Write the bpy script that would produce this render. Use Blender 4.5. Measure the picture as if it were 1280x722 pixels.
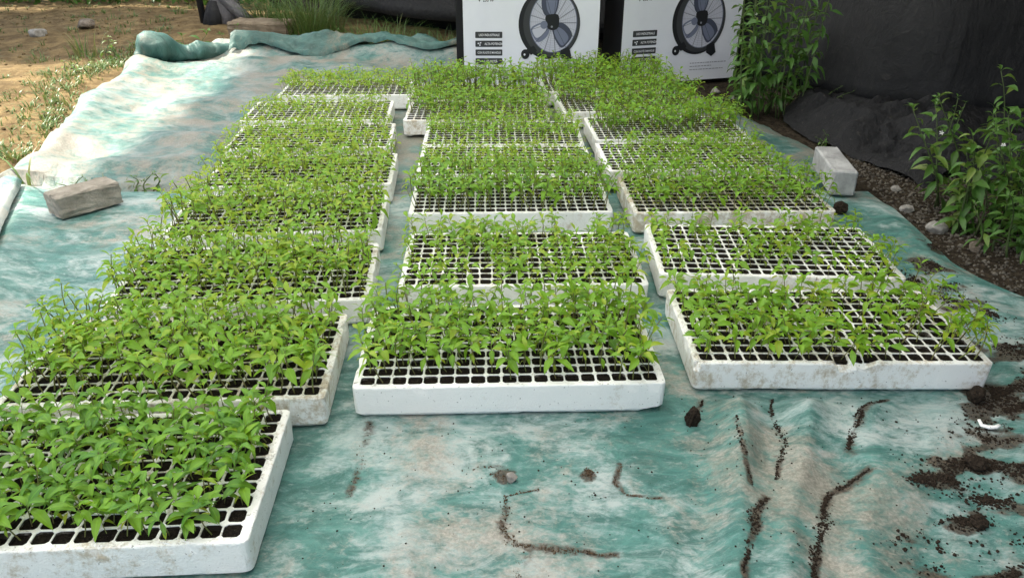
import bpy, math, random
import numpy as np
from mathutils import Matrix, Vector, Euler

R = math.radians
scene = bpy.context.scene
COL = scene.collection
for _o in list(bpy.data.objects):
    bpy.data.objects.remove(_o)

# ------------------------------------------------------------------ camera
CAM_H = 1.0114
cam_data = bpy.data.cameras.new('camera')
cam_data.sensor_width = 36.0
cam_data.lens = 965.6 / 1280 * 36
cam_data.clip_start = 0.02
cam_data.clip_end = 400
cam = bpy.data.objects.new('camera', cam_data)
COL.objects.link(cam)
cam.matrix_world = (Matrix.Translation((0, 0, CAM_H)) @ Matrix.Rotation(R(90 - 27.374), 4, 'X')
                    @ Matrix.Rotation(R(0.223), 4, 'Z'))
scene.camera = cam

# ------------------------------------------------------------------ sky and sun
SUN_EL = R(50)
SUN_AZ = Vector((-0.90, 0.43))            # horizontal direction towards the sun: left and behind
SUN_AZ.normalize()
world = bpy.data.worlds.new('World')
scene.world = world
world.use_nodes = True
wn = world.node_tree.nodes
sky = wn.new('ShaderNodeTexSky')
sky.sky_type = 'NISHITA'
sky.sun_disc = False
sky.sun_elevation = SUN_EL
sky.sun_rotation = math.atan2(SUN_AZ.x, SUN_AZ.y)
sky.dust_density = 2.0
wn['Background'].inputs['Strength'].default_value = 0.085
world.node_tree.links.new(sky.outputs[0], wn['Background'].inputs['Color'])
sun_data = bpy.data.lights.new('sun', 'SUN')
sun_data.energy = 5.0
sun_data.angle = R(2.5)
sun_data.color = (1.0, 0.93, 0.80)
sun = bpy.data.objects.new('sun', sun_data)
COL.objects.link(sun)
to_sun = Vector((SUN_AZ.x * math.cos(SUN_EL), SUN_AZ.y * math.cos(SUN_EL), math.sin(SUN_EL)))
sun.rotation_euler = (-to_sun).to_track_quat('-Z', 'Y').to_euler()

scene.view_settings.view_transform = 'Standard'
scene.view_settings.look = 'None'
scene.view_settings.gamma = 1.0
scene.view_settings.exposure = 1.48
scene.render.engine = 'CYCLES'
scene.cycles.max_bounces = 8
scene.cycles.diffuse_bounces = 4
scene.cycles.transmission_bounces = 4
scene.cycles.transparent_max_bounces = 4
scene.cycles.use_denoising = True


# ------------------------------------------------------------------ helpers
def tag(o, label=None, cat=None, group=None, kind=None):
    if label: o['label'] = label
    if cat: o['category'] = cat
    if group: o['group'] = group
    if kind: o['kind'] = kind
    return o


def mesh(name, verts, faces, mats=None, smooth=False, fmat=None, var=None, uv=None):
    me = bpy.data.meshes.new(name)
    me.from_pydata([tuple(v) for v in verts], [], [tuple(f) for f in faces])
    for m in (mats or []):
        me.materials.append(m)
    if fmat is not None:
        me.polygons.foreach_set('material_index', np.asarray(fmat, dtype=np.int32))
    if smooth:
        me.polygons.foreach_set('use_smooth', np.ones(len(me.polygons), dtype=bool))
    if var is not None:
        a = me.attributes.new('var', 'FLOAT', 'POINT')
        a.data.foreach_set('value', np.asarray(var, dtype=np.float32))
    if uv is not None:
        a = me.attributes.new('across', 'FLOAT', 'POINT')
        a.data.foreach_set('value', np.asarray(uv, dtype=np.float32))
    me.update()
    return me


def tri_mesh(name, V, F, mats, smooth=True, var=None, across=None, fmat=None):
    """fast numpy mesh; F is (n,3) or (n,4)"""
    V = np.asarray(V, np.float32); F = np.asarray(F, np.int32)
    k = F.shape[1]
    me = bpy.data.meshes.new(name)
    me.vertices.add(len(V)); me.vertices.foreach_set('co', V.ravel())
    me.loops.add(F.size); me.loops.foreach_set('vertex_index', F.ravel())
    me.polygons.add(len(F))
    me.polygons.foreach_set('loop_start', np.arange(0, F.size, k, dtype=np.int32))
    me.polygons.foreach_set('loop_total', np.full(len(F), k, np.int32))
    for m in mats: me.materials.append(m)
    if fmat is not None: me.polygons.foreach_set('material_index', np.asarray(fmat, np.int32))
    me.polygons.foreach_set('use_smooth', np.full(len(F), smooth, dtype=bool))
    if var is not None:
        a = me.attributes.new('var', 'FLOAT', 'POINT'); a.data.foreach_set('value', np.asarray(var, np.float32))
    if across is not None:
        a = me.attributes.new('across', 'FLOAT', 'POINT'); a.data.foreach_set('value', np.asarray(across, np.float32))
    me.update(calc_edges=True)
    me.validate()
    return me


def obj(name, data, parent=None, loc=None, rot=None, mat=None):
    o = bpy.data.objects.new(name, data)
    COL.objects.link(o)
    if parent: o.parent = parent
    if loc is not None: o.location = loc
    if rot is not None: o.rotation_euler = rot
    if mat is not None: o.matrix_local = mat
    return o


def empty(name, loc, rz=0.0):
    o = bpy.data.objects.new(name, None)
    COL.objects.link(o)
    o.location = loc
    o.rotation_euler = (0, 0, rz)
    o.empty_display_size = 0.05
    return o


def hash2(ix, iy, seed):
    h = (ix.astype(np.int64) * 374761393 + iy.astype(np.int64) * 668265263 + seed * 1442695041) & 0x7fffffff
    h = ((h ^ (h >> 13)) * 1274126177) & 0x7fffffff
    return ((h ^ (h >> 16)) & 0xffff) / 65535.0


def vnoise(x, y, seed=0):
    ix, iy = np.floor(x), np.floor(y)
    fx, fy = x - ix, y - iy
    fx = fx * fx * (3 - 2 * fx); fy = fy * fy * (3 - 2 * fy)
    a = hash2(ix, iy, seed); b = hash2(ix + 1, iy, seed)
    c = hash2(ix, iy + 1, seed); d = hash2(ix + 1, iy + 1, seed)
    return (a + (b - a) * fx) * (1 - fy) + (c + (d - c) * fx) * fy - 0.5


def fbm(x, y, seed=0, oct=4):
    s = 0; amp = 1.0
    for k in range(oct):
        s = s + amp * vnoise(x * 2 ** k + 17.3 * k, y * 2 ** k - 9.1 * k, seed + k)
        amp *= 0.5
    return s


def ridged(x, y, seed=0, oct=3):
    s = 0; amp = 1.0
    for k in range(oct):
        s = s + amp * (1 - 4 * np.abs(vnoise(x * 2 ** k + 5.3 * k, y * 2 ** k + 3.1 * k, seed + k)))
        amp *= 0.5
    return s


def sstep(a, b, x):
    t = np.clip((x - a) / (b - a), 0, 1)
    return t * t * (3 - 2 * t)


def seg_dist(x, y, pts):
    """distance to a polyline and position along it 0..1"""
    best = np.full(x.shape, 1e9); along = np.zeros(x.shape)
    n = len(pts) - 1
    for i in range(n):
        ax, ay = pts[i]; bx, by = pts[i + 1]
        dx, dy = bx - ax, by - ay
        t = np.clip(((x - ax) * dx + (y - ay) * dy) / (dx * dx + dy * dy + 1e-12), 0, 1)
        d = np.hypot(x - ax - t * dx, y - ay - t * dy)
        m = d < best
        best = np.where(m, d, best); along = np.where(m, (i + t) / n, along)
    return best, along


class NT:
    """small node-tree helper"""
    def __init__(self, name):
        self.m = bpy.data.materials.new(name)
        self.m.use_nodes = True
        self.t = self.m.node_tree
        self.n = self.t.nodes
        self.b = self.n['Principled BSDF']
        self.out = self.n['Material Output']

    def new(self, typ, **kw):
        nd = self.n.new(typ)
        for k, v in kw.items():
            if k.startswith('i_'):
                key = k[2:]
                key = int(key) if key.isdigit() else key
                self.set(nd.inputs[key], v)
            else:
                setattr(nd, k, v)
        return nd

    def set(self, sock, v):
        if hasattr(v, 'is_output') or hasattr(v, 'links') and not isinstance(v, (int, float, tuple)):
            self.t.links.new(v, sock)
        else:
            sock.default_value = v

    def pos(self):
        return self.new('ShaderNodeNewGeometry').outputs['Position']

    def objco(self):
        return self.new('ShaderNodeTexCoord').outputs['Object']

    def mapping(self, vec, scale=(1, 1, 1), rot=(0, 0, 0), loc=(0, 0, 0)):
        nd = self.new('ShaderNodeMapping')
        self.t.links.new(vec, nd.inputs['Vector'])
        nd.inputs['Scale'].default_value = scale
        nd.inputs['Rotation'].default_value = rot
        nd.inputs['Location'].default_value = loc
        return nd.outputs[0]

    def noise(self, vec, scale, detail=5, rough=0.55, dist=0.0):
        nd = self.new('ShaderNodeTexNoise')
        self.t.links.new(vec, nd.inputs['Vector'])
        nd.inputs['Scale'].default_value = scale
        nd.inputs['Detail'].default_value = detail
        nd.inputs['Roughness'].default_value = rough
        nd.inputs['Distortion'].default_value = dist
        return nd.outputs['Fac']

    def voro(self, vec, scale, feature='F1'):
        nd = self.new('ShaderNodeTexVoronoi', feature=feature)
        self.t.links.new(vec, nd.inputs['Vector'])
        nd.inputs['Scale'].default_value = scale
        return nd.outputs['Distance']

    def ramp(self, fac, a, b):
        nd = self.new('ShaderNodeMapRange')
        self.t.links.new(fac, nd.inputs['Value'])
        nd.inputs['From Min'].default_value = a
        nd.inputs['From Max'].default_value = b
        nd.interpolation_type = 'SMOOTHSTEP'
        return nd.outputs[0]

    def math(self, op, a, b=0.0):
        nd = self.new('ShaderNodeMath', operation=op)
        self.set(nd.inputs[0], a); self.set(nd.inputs[1], b)
        return nd.outputs[0]

    def mix(self, fac, a, b, blend='MIX'):
        nd = self.new('ShaderNodeMix', data_type='RGBA', blend_type=blend)
        self.set(nd.inputs[0], fac)
        self.set(nd.inputs[6], a if not isinstance(a, tuple) else (*a, 1))
        self.set(nd.inputs[7], b if not isinstance(b, tuple) else (*b, 1))
        return nd.outputs[2]

    def bump(self, h, strength=0.5, dist=0.01):
        nd = self.new('ShaderNodeBump')
        self.t.links.new(h, nd.inputs['Height'])
        nd.inputs['Strength'].default_value = strength
        nd.inputs['Distance'].default_value = dist
        self.t.links.new(nd.outputs[0], self.b.inputs['Normal'])
        return nd

    def color(self, c):
        self.set(self.b.inputs['Base Color'], c if not isinstance(c, tuple) else (*c, 1))

    def rough(self, r, spec=0.5):
        self.set(self.b.inputs['Roughness'], r)
        self.b.inputs['Specular IOR Level'].default_value = spec


def flat_mat(name, c, rough=0.7, spec=0.3):
    m = NT(name); m.color(c); m.rough(rough, spec); return m.m


# ------------------------------------------------------------------ materials
def mat_tarp(name, bleach, dirt, seed, pale0=(0.24, 0.33, 0.325), pale1=(0.46, 0.51, 0.50), dirt0=(0.22, 0.19, 0.155), dirt1=(0.42, 0.38, 0.32), dark=1.0, stain=False):
    m = NT(name)
    p = m.mapping(m.pos(), loc=(seed, seed * 0.7, 0), scale=(1, 1, 0.3))
    big = m.noise(p, 1.6, 5, 0.6, 0.6)
    mid = m.noise(m.mapping(p, rot=(0, 0, 0.6), scale=(1.0, 1.4, 1)), 6.0, 12, 0.72, 0.6)
    smear = m.noise(m.mapping(p, rot=(0, 0, 1.05), scale=(0.7, 1.5, 1), loc=(2, 5, 0)), 14.0, 10, 0.74, 0.8)
    fine = m.noise(m.mapping(p, rot=(0, 0, -0.5), scale=(1.0, 1.8, 1)), 42, 8, 0.78, 0.6)
    scuff = m.noise(m.mapping(p, rot=(0, 0, 0.9), scale=(0.25, 2.2, 1), loc=(7, 1, 0)), 70, 6, 0.7, 0.4)
    specks = m.noise(p, 150, 4, 0.7, 0.3)
    dirtn = m.noise(m.mapping(p, loc=(3.3, 8.1, 0)), 3.0, 11, 0.70, 0.6)
    teal = m.mix(m.ramp(smear, 0.34, 0.66), (0.027 * dark, 0.112 * dark, 0.098 * dark), (0.078 * dark, 0.228 * dark, 0.200 * dark))
    teal = m.mix(m.math('MULTIPLY', m.ramp(fine, 0.50, 0.72), 0.7), teal, (0.17 * dark, 0.30 * dark, 0.29 * dark))
    w = m.math('ADD', m.math('MULTIPLY', big, 0.48), m.math('ADD', m.math('MULTIPLY', mid, 0.36), m.math('ADD', m.math('MULTIPLY', smear, 0.22), m.math('MULTIPLY', fine, 0.28))))
    wear = m.ramp(w, 0.715 - bleach, 0.845 - bleach)
    pale = m.mix(m.ramp(mid, 0.38, 0.62), pale0, pale1)
    c = m.mix(m.math('MULTIPLY', wear, 0.78), teal, pale)
    c = m.mix(m.math('MULTIPLY', m.ramp(mid, 0.3, 0.75), 0.10), c, dirt1)
    c = m.mix(m.math('MULTIPLY', m.ramp(scuff, 0.60, 0.72), 0.45), c, pale1)
    d = m.math('ADD', m.math('MULTIPLY', dirtn, 0.62), m.math('ADD', m.math('MULTIPLY', mid, 0.16), m.math('MULTIPLY', fine, 0.22)))
    dm = m.ramp(d, 0.54 - dirt, 0.655 - dirt)
    c = m.mix(m.math('MULTIPLY', dm, 0.8), c, m.mix(m.ramp(specks, 0.35, 0.7), dirt0, dirt1))
    c = m.mix(m.math('MULTIPLY', m.ramp(specks, 0.64, 0.72), 0.6), c, (0.085, 0.062, 0.042))
    if stain:
        at = m.new('ShaderNodeAttribute', attribute_name='var')
        sm = m.math('ADD', at.outputs['Fac'], m.math('MULTIPLY', m.math('SUBTRACT', fine, 0.5), 1.3))
        c = m.mix(m.math('MULTIPLY', m.ramp(sm, 0.30, 0.72), 0.9), c, m.mix(m.ramp(specks, 0.4, 0.65), (0.030, 0.022, 0.016), (0.105, 0.075, 0.050)))
    m.color(c)
    m.rough(m.ramp(fine, -0.2, 1.2), 0.35)
    crk = m.new('ShaderNodeTexVoronoi', feature='DISTANCE_TO_EDGE')
    wob = m.new('ShaderNodeVectorMath', operation='ADD')
    nc = m.new('ShaderNodeTexNoise'); m.t.links.new(p, nc.inputs['Vector']); nc.inputs['Scale'].default_value = 5.0
    scl = m.new('ShaderNodeVectorMath', operation='SCALE'); m.t.links.new(nc.outputs['Color'], scl.inputs[0]); scl.inputs['Scale'].default_value = 0.35
    m.t.links.new(p, wob.inputs[0]); m.t.links.new(scl.outputs[0], wob.inputs[1])
    m.t.links.new(m.mapping(wob.outputs[0], rot=(0, 0, 0.5), scale=(1.5, 0.7, 1)), crk.inputs['Vector']); crk.inputs['Scale'].default_value = 9.0
    crease = m.ramp(crk.outputs['Distance'], 0.25, 0.0)
    h = m.math('ADD', m.math('MULTIPLY', mid, 0.7), m.math('ADD', m.math('MULTIPLY', smear, 0.6), m.math('ADD', m.math('MULTIPLY', fine, 0.4), m.math('MULTIPLY', crease, 0.05))))
    m.bump(h, 0.5, 0.013)
    return m.m


TARP_FRONT = mat_tarp('weathered_teal_tarp', 0.094, 0.048, 0.0, (0.24, 0.345, 0.34), (0.45, 0.50, 0.495), stain=True)
TARP_BACK = mat_tarp('bleached_teal_tarp', 0.105, 0.085, 5.2, (0.165, 0.215, 0.21), (0.265, 0.285, 0.27), (0.18, 0.155, 0.125), (0.28, 0.255, 0.21), 0.75)
TARP_PALE = mat_tarp('cream_bleached_tarp', 0.16, 0.05, 3.1, (0.30, 0.35, 0.36), (0.42, 0.43, 0.41), (0.33, 0.30, 0.25), (0.43, 0.40, 0.34))
TARP_GREEN = mat_tarp('green_tarp', -0.03, 0.03, 9.7, (0.12, 0.19, 0.17), (0.22, 0.26, 0.22), (0.14, 0.115, 0.08), (0.22, 0.19, 0.14), 0.55)


def mat_eps():
    m = NT('white_polystyrene')
    p = m.objco()
    info = m.new('ShaderNodeObjectInfo')
    mp = m.new('ShaderNodeVectorMath', operation='ADD')
    m.t.links.new(p, mp.inputs[0])
    sc = m.new('ShaderNodeVectorMath', operation='SCALE')
    m.t.links.new(info.outputs['Location'], sc.inputs[0]); sc.inputs['Scale'].default_value = 3.1
    m.t.links.new(sc.outputs[0], mp.inputs[1])
    v = mp.outputs[0]
    n1 = m.noise(m.mapping(v, scale=(1, 1, 0.6)), 11, 11, 0.76, 0.2)
    n2 = m.noise(v, 55, 6, 0.75, 0.2)
    n3 = m.noise(m.mapping(v, loc=(4, 2, 1)), 17, 7, 0.7, 0.8)
    st = m.math('ADD', m.math('MULTIPLY', n1, 0.6), m.math('MULTIPLY', n2, 0.4))
    gat = m.new('ShaderNodeAttribute', attribute_type='OBJECT', attribute_name='grime')
    grime = gat.outputs['Fac']
    c = m.mix(m.ramp(m.math('ADD', st, grime), 0.56, 0.70), (0.86, 0.86, 0.84), (0.50, 0.43, 0.33))
    c = m.mix(m.math('MULTIPLY', m.ramp(n3, 0.66, 0.74), 0.7), c, (0.16, 0.12, 0.08))
    c = m.mix(m.math('MULTIPLY', m.ramp(m.noise(v, 150, 3, 0.6, 0), 0.67, 0.73), 0.75), c, (0.05, 0.04, 0.03))
    gn = m.new('ShaderNodeNewGeometry'); sn = m.new('ShaderNodeSeparateXYZ'); m.t.links.new(gn.outputs['True Normal'], sn.inputs[0])
    top = m.ramp(sn.outputs['Z'], 0.7, 0.95)
    c = m.mix(m.math('MULTIPLY', m.math('MULTIPLY', top, m.ramp(m.noise(v, 75, 6, 0.75, 0.4), 0.52, 0.68)), 0.7), c, (0.14, 0.11, 0.08))
    m.color(c); m.rough(0.62, 0.3)
    bead = m.voro(v, 260)
    m.bump(m.math('ADD', m.math('MULTIPLY', bead, 0.6), m.math('MULTIPLY', n2, 1.0)), 0.35, 0.004)
    return m.m


EPS = mat_eps()
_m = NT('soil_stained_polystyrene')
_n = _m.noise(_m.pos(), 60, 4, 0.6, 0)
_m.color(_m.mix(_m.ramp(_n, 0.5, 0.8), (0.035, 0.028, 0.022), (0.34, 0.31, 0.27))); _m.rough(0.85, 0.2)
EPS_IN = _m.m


def mat_soil(name, c0, c1, scale=220, bump=0.8):
    m = NT(name)
    p = m.pos()
    n = m.noise(p, scale, 5, 0.75, 0)
    n2 = m.noise(p, scale * 0.2, 5, 0.6, 0)
    c = m.mix(m.ramp(n, 0.35, 0.75), c0, c1)
    c = m.mix(m.math('MULTIPLY', m.ramp(m.noise(p, scale * 1.6, 2, 0.5, 0), 0.70, 0.74), 0.5), c, (0.22, 0.19, 0.15))
    m.color(c); m.rough(0.95, 0.1)
    m.bump(m.math('ADD', n, n2), bump, 0.006)
    return m.m


SOIL = mat_soil('black_potting_soil', (0.006, 0.005, 0.004), (0.030, 0.023, 0.017))
CRUMB = mat_soil('dark_soil_crumbs', (0.016, 0.012, 0.009), (0.060, 0.044, 0.032))
DRYCRUMB = mat_soil('brown_soil_crumbs', (0.05, 0.035, 0.022), (0.16, 0.11, 0.07))


def mat_leaf(name, dark, light, yellow, trans=0.35, rough=0.42):
    m = NT(name)
    at = m.new('ShaderNodeAttribute', attribute_name='var')
    ac = m.new('ShaderNodeAttribute', attribute_name='across')
    f = at.outputs['Fac']
    n = m.noise(m.pos(), 60, 3, 0.5, 0)
    c = m.mix(m.ramp(f, 0.0, 0.62), dark, light)
    c = m.mix(m.ramp(f, 0.70, 1.0), c, yellow)
    c = m.mix(m.math('MULTIPLY', m.ramp(ac.outputs['Fac'], 0.22, 0.02), 0.35), c, tuple(min(1, v * 1.7 + 0.01) for v in light))
    c = m.mix(m.ramp(n, 0.25, 0.8), c, m.mix(0.5, c, light))
    m.color(c); m.rough(rough, 0.4)
    tr = m.new('ShaderNodeBsdfTranslucent')
    tc = m.mix(0.45, c, yellow)
    m.t.links.new(tc, tr.inputs['Color'])
    ms = m.new('ShaderNodeMixShader')
    ms.inputs[0].default_value = trans
    m.t.links.new(m.b.outputs[0], ms.inputs[1]); m.t.links.new(tr.outputs[0], ms.inputs[2])
    m.t.links.new(ms.outputs[0], m.out.inputs['Surface'])
    return m.m


LEAF = mat_leaf('seedling_leaf', (0.062, 0.210, 0.034), (0.195, 0.405, 0.026), (0.50, 0.50, 0.05), 0.45)
WEED = mat_leaf('weed_leaf', (0.028, 0.090, 0.020), (0.075, 0.180, 0.030), (0.20, 0.26, 0.05), 0.35)
GRASS = mat_leaf('grass_blade', (0.028, 0.075, 0.018), (0.075, 0.150, 0.030), (0.26, 0.24, 0.09), 0.25)


def mat_stem():
    m = NT('seedling_stem')
    n = m.noise(m.pos(), 30, 2, 0.5, 0)
    m.color(m.mix(m.ramp(n, 0.3, 0.7), (0.15, 0.115, 0.05), (0.20, 0.25, 0.07)))
    m.rough(0.5, 0.3)
    return m.m


STEM = mat_stem()
WSTEM = flat_mat('weed_stem', (0.07, 0.10, 0.035), 0.6)


def mat_ground():
    m = NT('earth')
    p = m.pos()
    big = m.noise(p, 1.1, 6, 0.6, 0.3)
    mid = m.noise(p, 7, 8, 0.7, 0.4)
    fine = m.noise(p, 45, 7, 0.75, 0)
    c = m.mix(m.ramp(mid, 0.35, 0.68), (0.130, 0.090, 0.045), (0.300, 0.215, 0.105))
    c = m.mix(m.math('MULTIPLY', m.ramp(fine, 0.55, 0.72), 0.75), c, (0.42, 0.33, 0.17))
    c = m.mix(m.math('MULTIPLY', m.ramp(fine, 0.42, 0.30), 0.7), c, (0.085, 0.056, 0.032))
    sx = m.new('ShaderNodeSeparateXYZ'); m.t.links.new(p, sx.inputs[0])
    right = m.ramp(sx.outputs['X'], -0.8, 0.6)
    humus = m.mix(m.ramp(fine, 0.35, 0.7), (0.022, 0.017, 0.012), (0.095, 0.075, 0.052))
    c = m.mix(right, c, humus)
    m.color(c); m.rough(0.95, 0.1)
    m.bump(m.math('ADD', m.math('MULTIPLY', mid, 1.5), fine), 0.9, 0.03)
    return m.m


GROUND = mat_ground()


def mat_fabric(name, base, dust, scale=1.0, rough=0.75):
    m = NT(name)
    p = m.pos()
    n = m.noise(p, 2.3 * scale, 6, 0.6, 0.4)
    f = m.noise(p, 18 * scale, 6, 0.7, 0.5)
    c = m.mix(m.ramp(n, 0.3, 0.75), base, tuple(v * 1.7 for v in base))
    c = m.mix(m.math('MULTIPLY', m.ramp(f, 0.56, 0.78), 0.5), c, dust)
    m.color(c); m.rough(rough, 0.3)
    wv = m.noise(m.mapping(p, scale=(1, 1, 0.25)), 7 * scale, 5, 0.55, 0.6)
    m.bump(m.math('ADD', wv, m.math('MULTIPLY', f, 0.4)), 0.8, 0.03)
    return m.m


SHEET = mat_fabric('charcoal_ground_cloth', (0.0135, 0.0135, 0.0145), (0.065, 0.060, 0.055))
SHEET_BLACK = mat_fabric('gap_shade_black', (0.005, 0.005, 0.005), (0.010, 0.010, 0.010))  # near-black that paints the shade in the gaps below the hems
CRUMPLE = mat_fabric('dusty_black_cloth', (0.010, 0.010, 0.011), (0.15, 0.135, 0.12), 3.0)
GREYBAG = mat_fabric('grey_plastic', (0.09, 0.085, 0.09), (0.30, 0.28, 0.27), 2.5, 0.5)


def mat_stone(name, c0, c1, scale=14, pits=0.6):
    m = NT(name)
    p = m.objco()
    n = m.noise(p, scale, 8, 0.7, 0.3)
    f = m.noise(p, scale * 9, 5, 0.7, 0)
    c = m.mix(m.ramp(n, 0.3, 0.7), c0, c1)
    c = m.mix(m.math('MULTIPLY', m.ramp(f, 0.60, 0.72), pits), c, tuple(v * 0.35 for v in c0))
    c = m.mix(m.math('MULTIPLY', m.ramp(m.noise(p, scale * 0.35, 4, 0.6, 0.5), 0.52, 0.7), 0.5), c, tuple(v * 0.6 for v in c0))
    m.color(c); m.rough(0.92, 0.15)
    m.bump(m.math('ADD', m.math('MULTIPLY', n, 0.5), f), 0.7, 0.006)
    return m.m


CONC_TAN = mat_stone('tan_concrete', (0.22, 0.195, 0.16), (0.37, 0.335, 0.285), 16)
CONC_GREY = mat_stone('grey_concrete', (0.30, 0.30, 0.295), (0.48, 0.48, 0.47), 14, 0.5)
STONE = mat_stone('pale_stone', (0.20, 0.185, 0.165), (0.40, 0.385, 0.355), 30)
STONE_DK = mat_stone('brown_stone', (0.10, 0.08, 0.06), (0.26, 0.22, 0.18), 30)
RUBBLE = mat_stone('dark_rubble', (0.055, 0.047, 0.038), (0.19, 0.17, 0.14), 40)
SLAB = mat_stone('weathered_slab', (0.15, 0.115, 0.08), (0.27, 0.22, 0.16), 12)

CARD_WHITE = NT('white_carton_print')
_p = CARD_WHITE.objco()
CARD_WHITE.color(CARD_WHITE.mix(CARD_WHITE.ramp(CARD_WHITE.noise(_p, 5, 5, 0.6, 0), 0.3, 0.8), (0.74, 0.76, 0.83), (0.68, 0.70, 0.78)))
CARD_WHITE.rough(0.42, 0.4)
CARD_WHITE.bump(CARD_WHITE.noise(_p, 3.0, 4, 0.5, 0), 0.25, 0.02)
CARD_WHITE = CARD_WHITE.m
CARD_BLACK = flat_mat('black_carton_print', (0.010, 0.010, 0.012), 0.5, 0.4)
INK_BLACK = flat_mat('ink_black', (0.016, 0.017, 0.020), 0.5)
INK_DARK = flat_mat('ink_charcoal', (0.045, 0.047, 0.052), 0.5)
INK_SLATE = flat_mat('ink_slate', (0.16, 0.18, 0.26), 0.5)
INK_SLATE_DK = flat_mat('ink_slate_dark', (0.06, 0.068, 0.105), 0.5)
INK_LAV = flat_mat('ink_lavender', (0.50, 0.51, 0.60), 0.5)
INK_LIGHT = flat_mat('ink_white', (0.75, 0.76, 0.80), 0.5)
INK_GREY = flat_mat('ink_grey', (0.24, 0.25, 0.30), 0.5)
FLOWER = flat_mat('white_petal', (0.75, 0.75, 0.72), 0.6)

# ------------------------------------------------------------------ tray layout (front-left corner x, y, rotation in degrees)
TW, TD, TH = 0.67, 0.361, 0.075
NX, NY = 19, 10
# key: x, y, rot, plant height, fill, leaf scale, hue, label
TRAYS = {
 'L1': (-1.094, 0.878, 3.4, 0.069, 0.98, 1.07, 0.20, 'nearest white seed tray, cut off by the bottom left corner'),
 'L2': (-1.056, 1.278, 3.2, 0.103, 1.00, 1.05, 0.58, 'grimy white seed tray directly behind the bottom left corner tray'),
 'L3': (-1.033, 1.692, 4.8, 0.105, 1.00, 1.01, 0.63, 'third tray back in left column, thick yellow green seedlings'),
 'L4': (-1.068, 2.141, 5.0, 0.105, 1.00, 0.96, 0.66, 'fourth tray back in left column, beside the tan block'),
 'L5': (-1.100, 2.575, 4.0, 0.089, 1.00, 0.90, 0.70, 'fifth tray back in left column, with dense pale seedlings'),
 'L6': (-1.170, 3.020, 3.5, 0.061, 0.84, 0.75, 0.72, 'sixth tray back in left column, thin small seedlings and bare cells'),
 'L7': (-1.235, 3.440, 3.5, 0.059, 0.73, 0.71, 0.74, 'seventh tray back in left column, second from its far end'),
 'L8': (-1.196, 3.930, 2.5, 0.078, 0.96, 0.77, 0.72, 'farthest tray of the left column, jutting out to the right'),
 'M1': (-0.338, 1.349, 2.1, 0.096, 1.00, 1.02, 0.52, 'clean white front tray of the middle column, whole front side showing'),
 'M2': (-0.303, 1.817, 1.7, 0.070, 0.66, 0.90, 0.58, 'second tray back in middle column, thinly filled with many bare cells'),
 'M3': (-0.338, 2.335, 2.0, 0.106, 0.98, 0.93, 0.38, 'third tray back in middle column, clean white front side above sparse tray'),
 'M4': (-0.358, 2.715, 1.5, 0.048, 0.71, 0.70, 0.70, 'fourth tray back in middle column, with short sparse seedlings'),
 'M5': (-0.372, 3.090, 1.5, 0.076, 0.97, 0.77, 0.55, 'fifth tray back in middle column, full of pale green seedlings'),
 'M6': (-0.500, 3.470, 0.5, 0.101, 0.98, 0.89, 0.42, 'sixth tray in middle column, sticking out left with a bare corner'),
 'M7': (-0.525, 3.845, 0.0, 0.138, 1.00, 0.97, 0.42, 'farthest tray of the middle column, tall seedlings before the left carton'),
 'R1': (0.408, 1.452, 0.2, 0.077, 0.78, 0.98, 0.56, 'front tray of the right column with a broken notch in its rim'),
 'R2': (0.405, 1.899, -1.9, 0.070, 0.62, 0.88, 0.54, 'second tray back in right column, sparse with many bare cells'),
 'R3': (0.397, 2.348, 2.1, 0.092, 0.98, 0.89, 0.44, 'third tray back in right column, beside the grey block'),
 'R4': (0.360, 2.770, 3.0, 0.067, 0.82, 0.79, 0.50, 'fourth tray back in right column, bare cells along its left end'),
 'R5': (0.350, 3.170, 3.6, 0.115, 0.99, 0.95, 0.40, 'fifth tray back in right column, under a deep mat of leaves'),
 'R6': (0.240, 3.620, 4.6, 0.120, 1.00, 0.95, 0.42, 'sixth tray back in right column, second from the cartons'),
 'R7': (0.165, 4.030, 4.0, 0.132, 1.00, 0.97, 0.42, 'farthest tray of the right column, tall seedlings before the right carton'),
}


def tray_mask(x, y, margin=0.07):
    """0 under a tray, rising to 1 at `margin` beyond its sides"""
    mask = np.ones(np.shape(x))
    for k, t in TRAYS.items():
        a = R(t[2]); c, s = math.cos(a), math.sin(a)
        lx = (x - t[0]) * c + (y - t[1]) * s
        ly = -(x - t[0]) * s + (y - t[1]) * c
        dx = np.maximum(np.maximum(-lx, lx - TW), 0)
        dy = np.maximum(np.maximum(-ly, ly - TD), 0)
        mask = np.minimum(mask, sstep(0.004, margin, np.hypot(dx, dy)))
    return mask


# ------------------------------------------------------------------ the setting: ground
def ground_z(x, y):
    on_soil = np.maximum(sstep(-1.95, -2.45, x + 0.12 * (y - 3.5)), sstep(5.8, 6.2, y))
    on_soil = np.maximum(on_soil, sstep(1.38, 1.6, x))
    z = -0.03 + on_soil * (0.03 + 0.05 * fbm(x * 0.9, y * 0.9, 3, 3) + 0.022 * fbm(x * 5, y * 5, 8, 4))
    return z


def grid_mesh(name, xs, ys, zf, mats, smooth=True):
    X, Y = np.meshgrid(xs, ys)
    Z = zf(X, Y)
    V = np.stack([X.ravel(), Y.ravel(), Z.ravel()], 1)
    nx, ny = len(xs), len(ys)
    i = np.arange(nx - 1); j = np.arange(ny - 1)
    I, J = np.meshgrid(i, j)
    a = (J * nx + I).ravel()
    F = np.stack([a, a + 1, a + nx + 1, a + nx], 1)
    return tri_mesh(name, V, F, mats, smooth)


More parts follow.
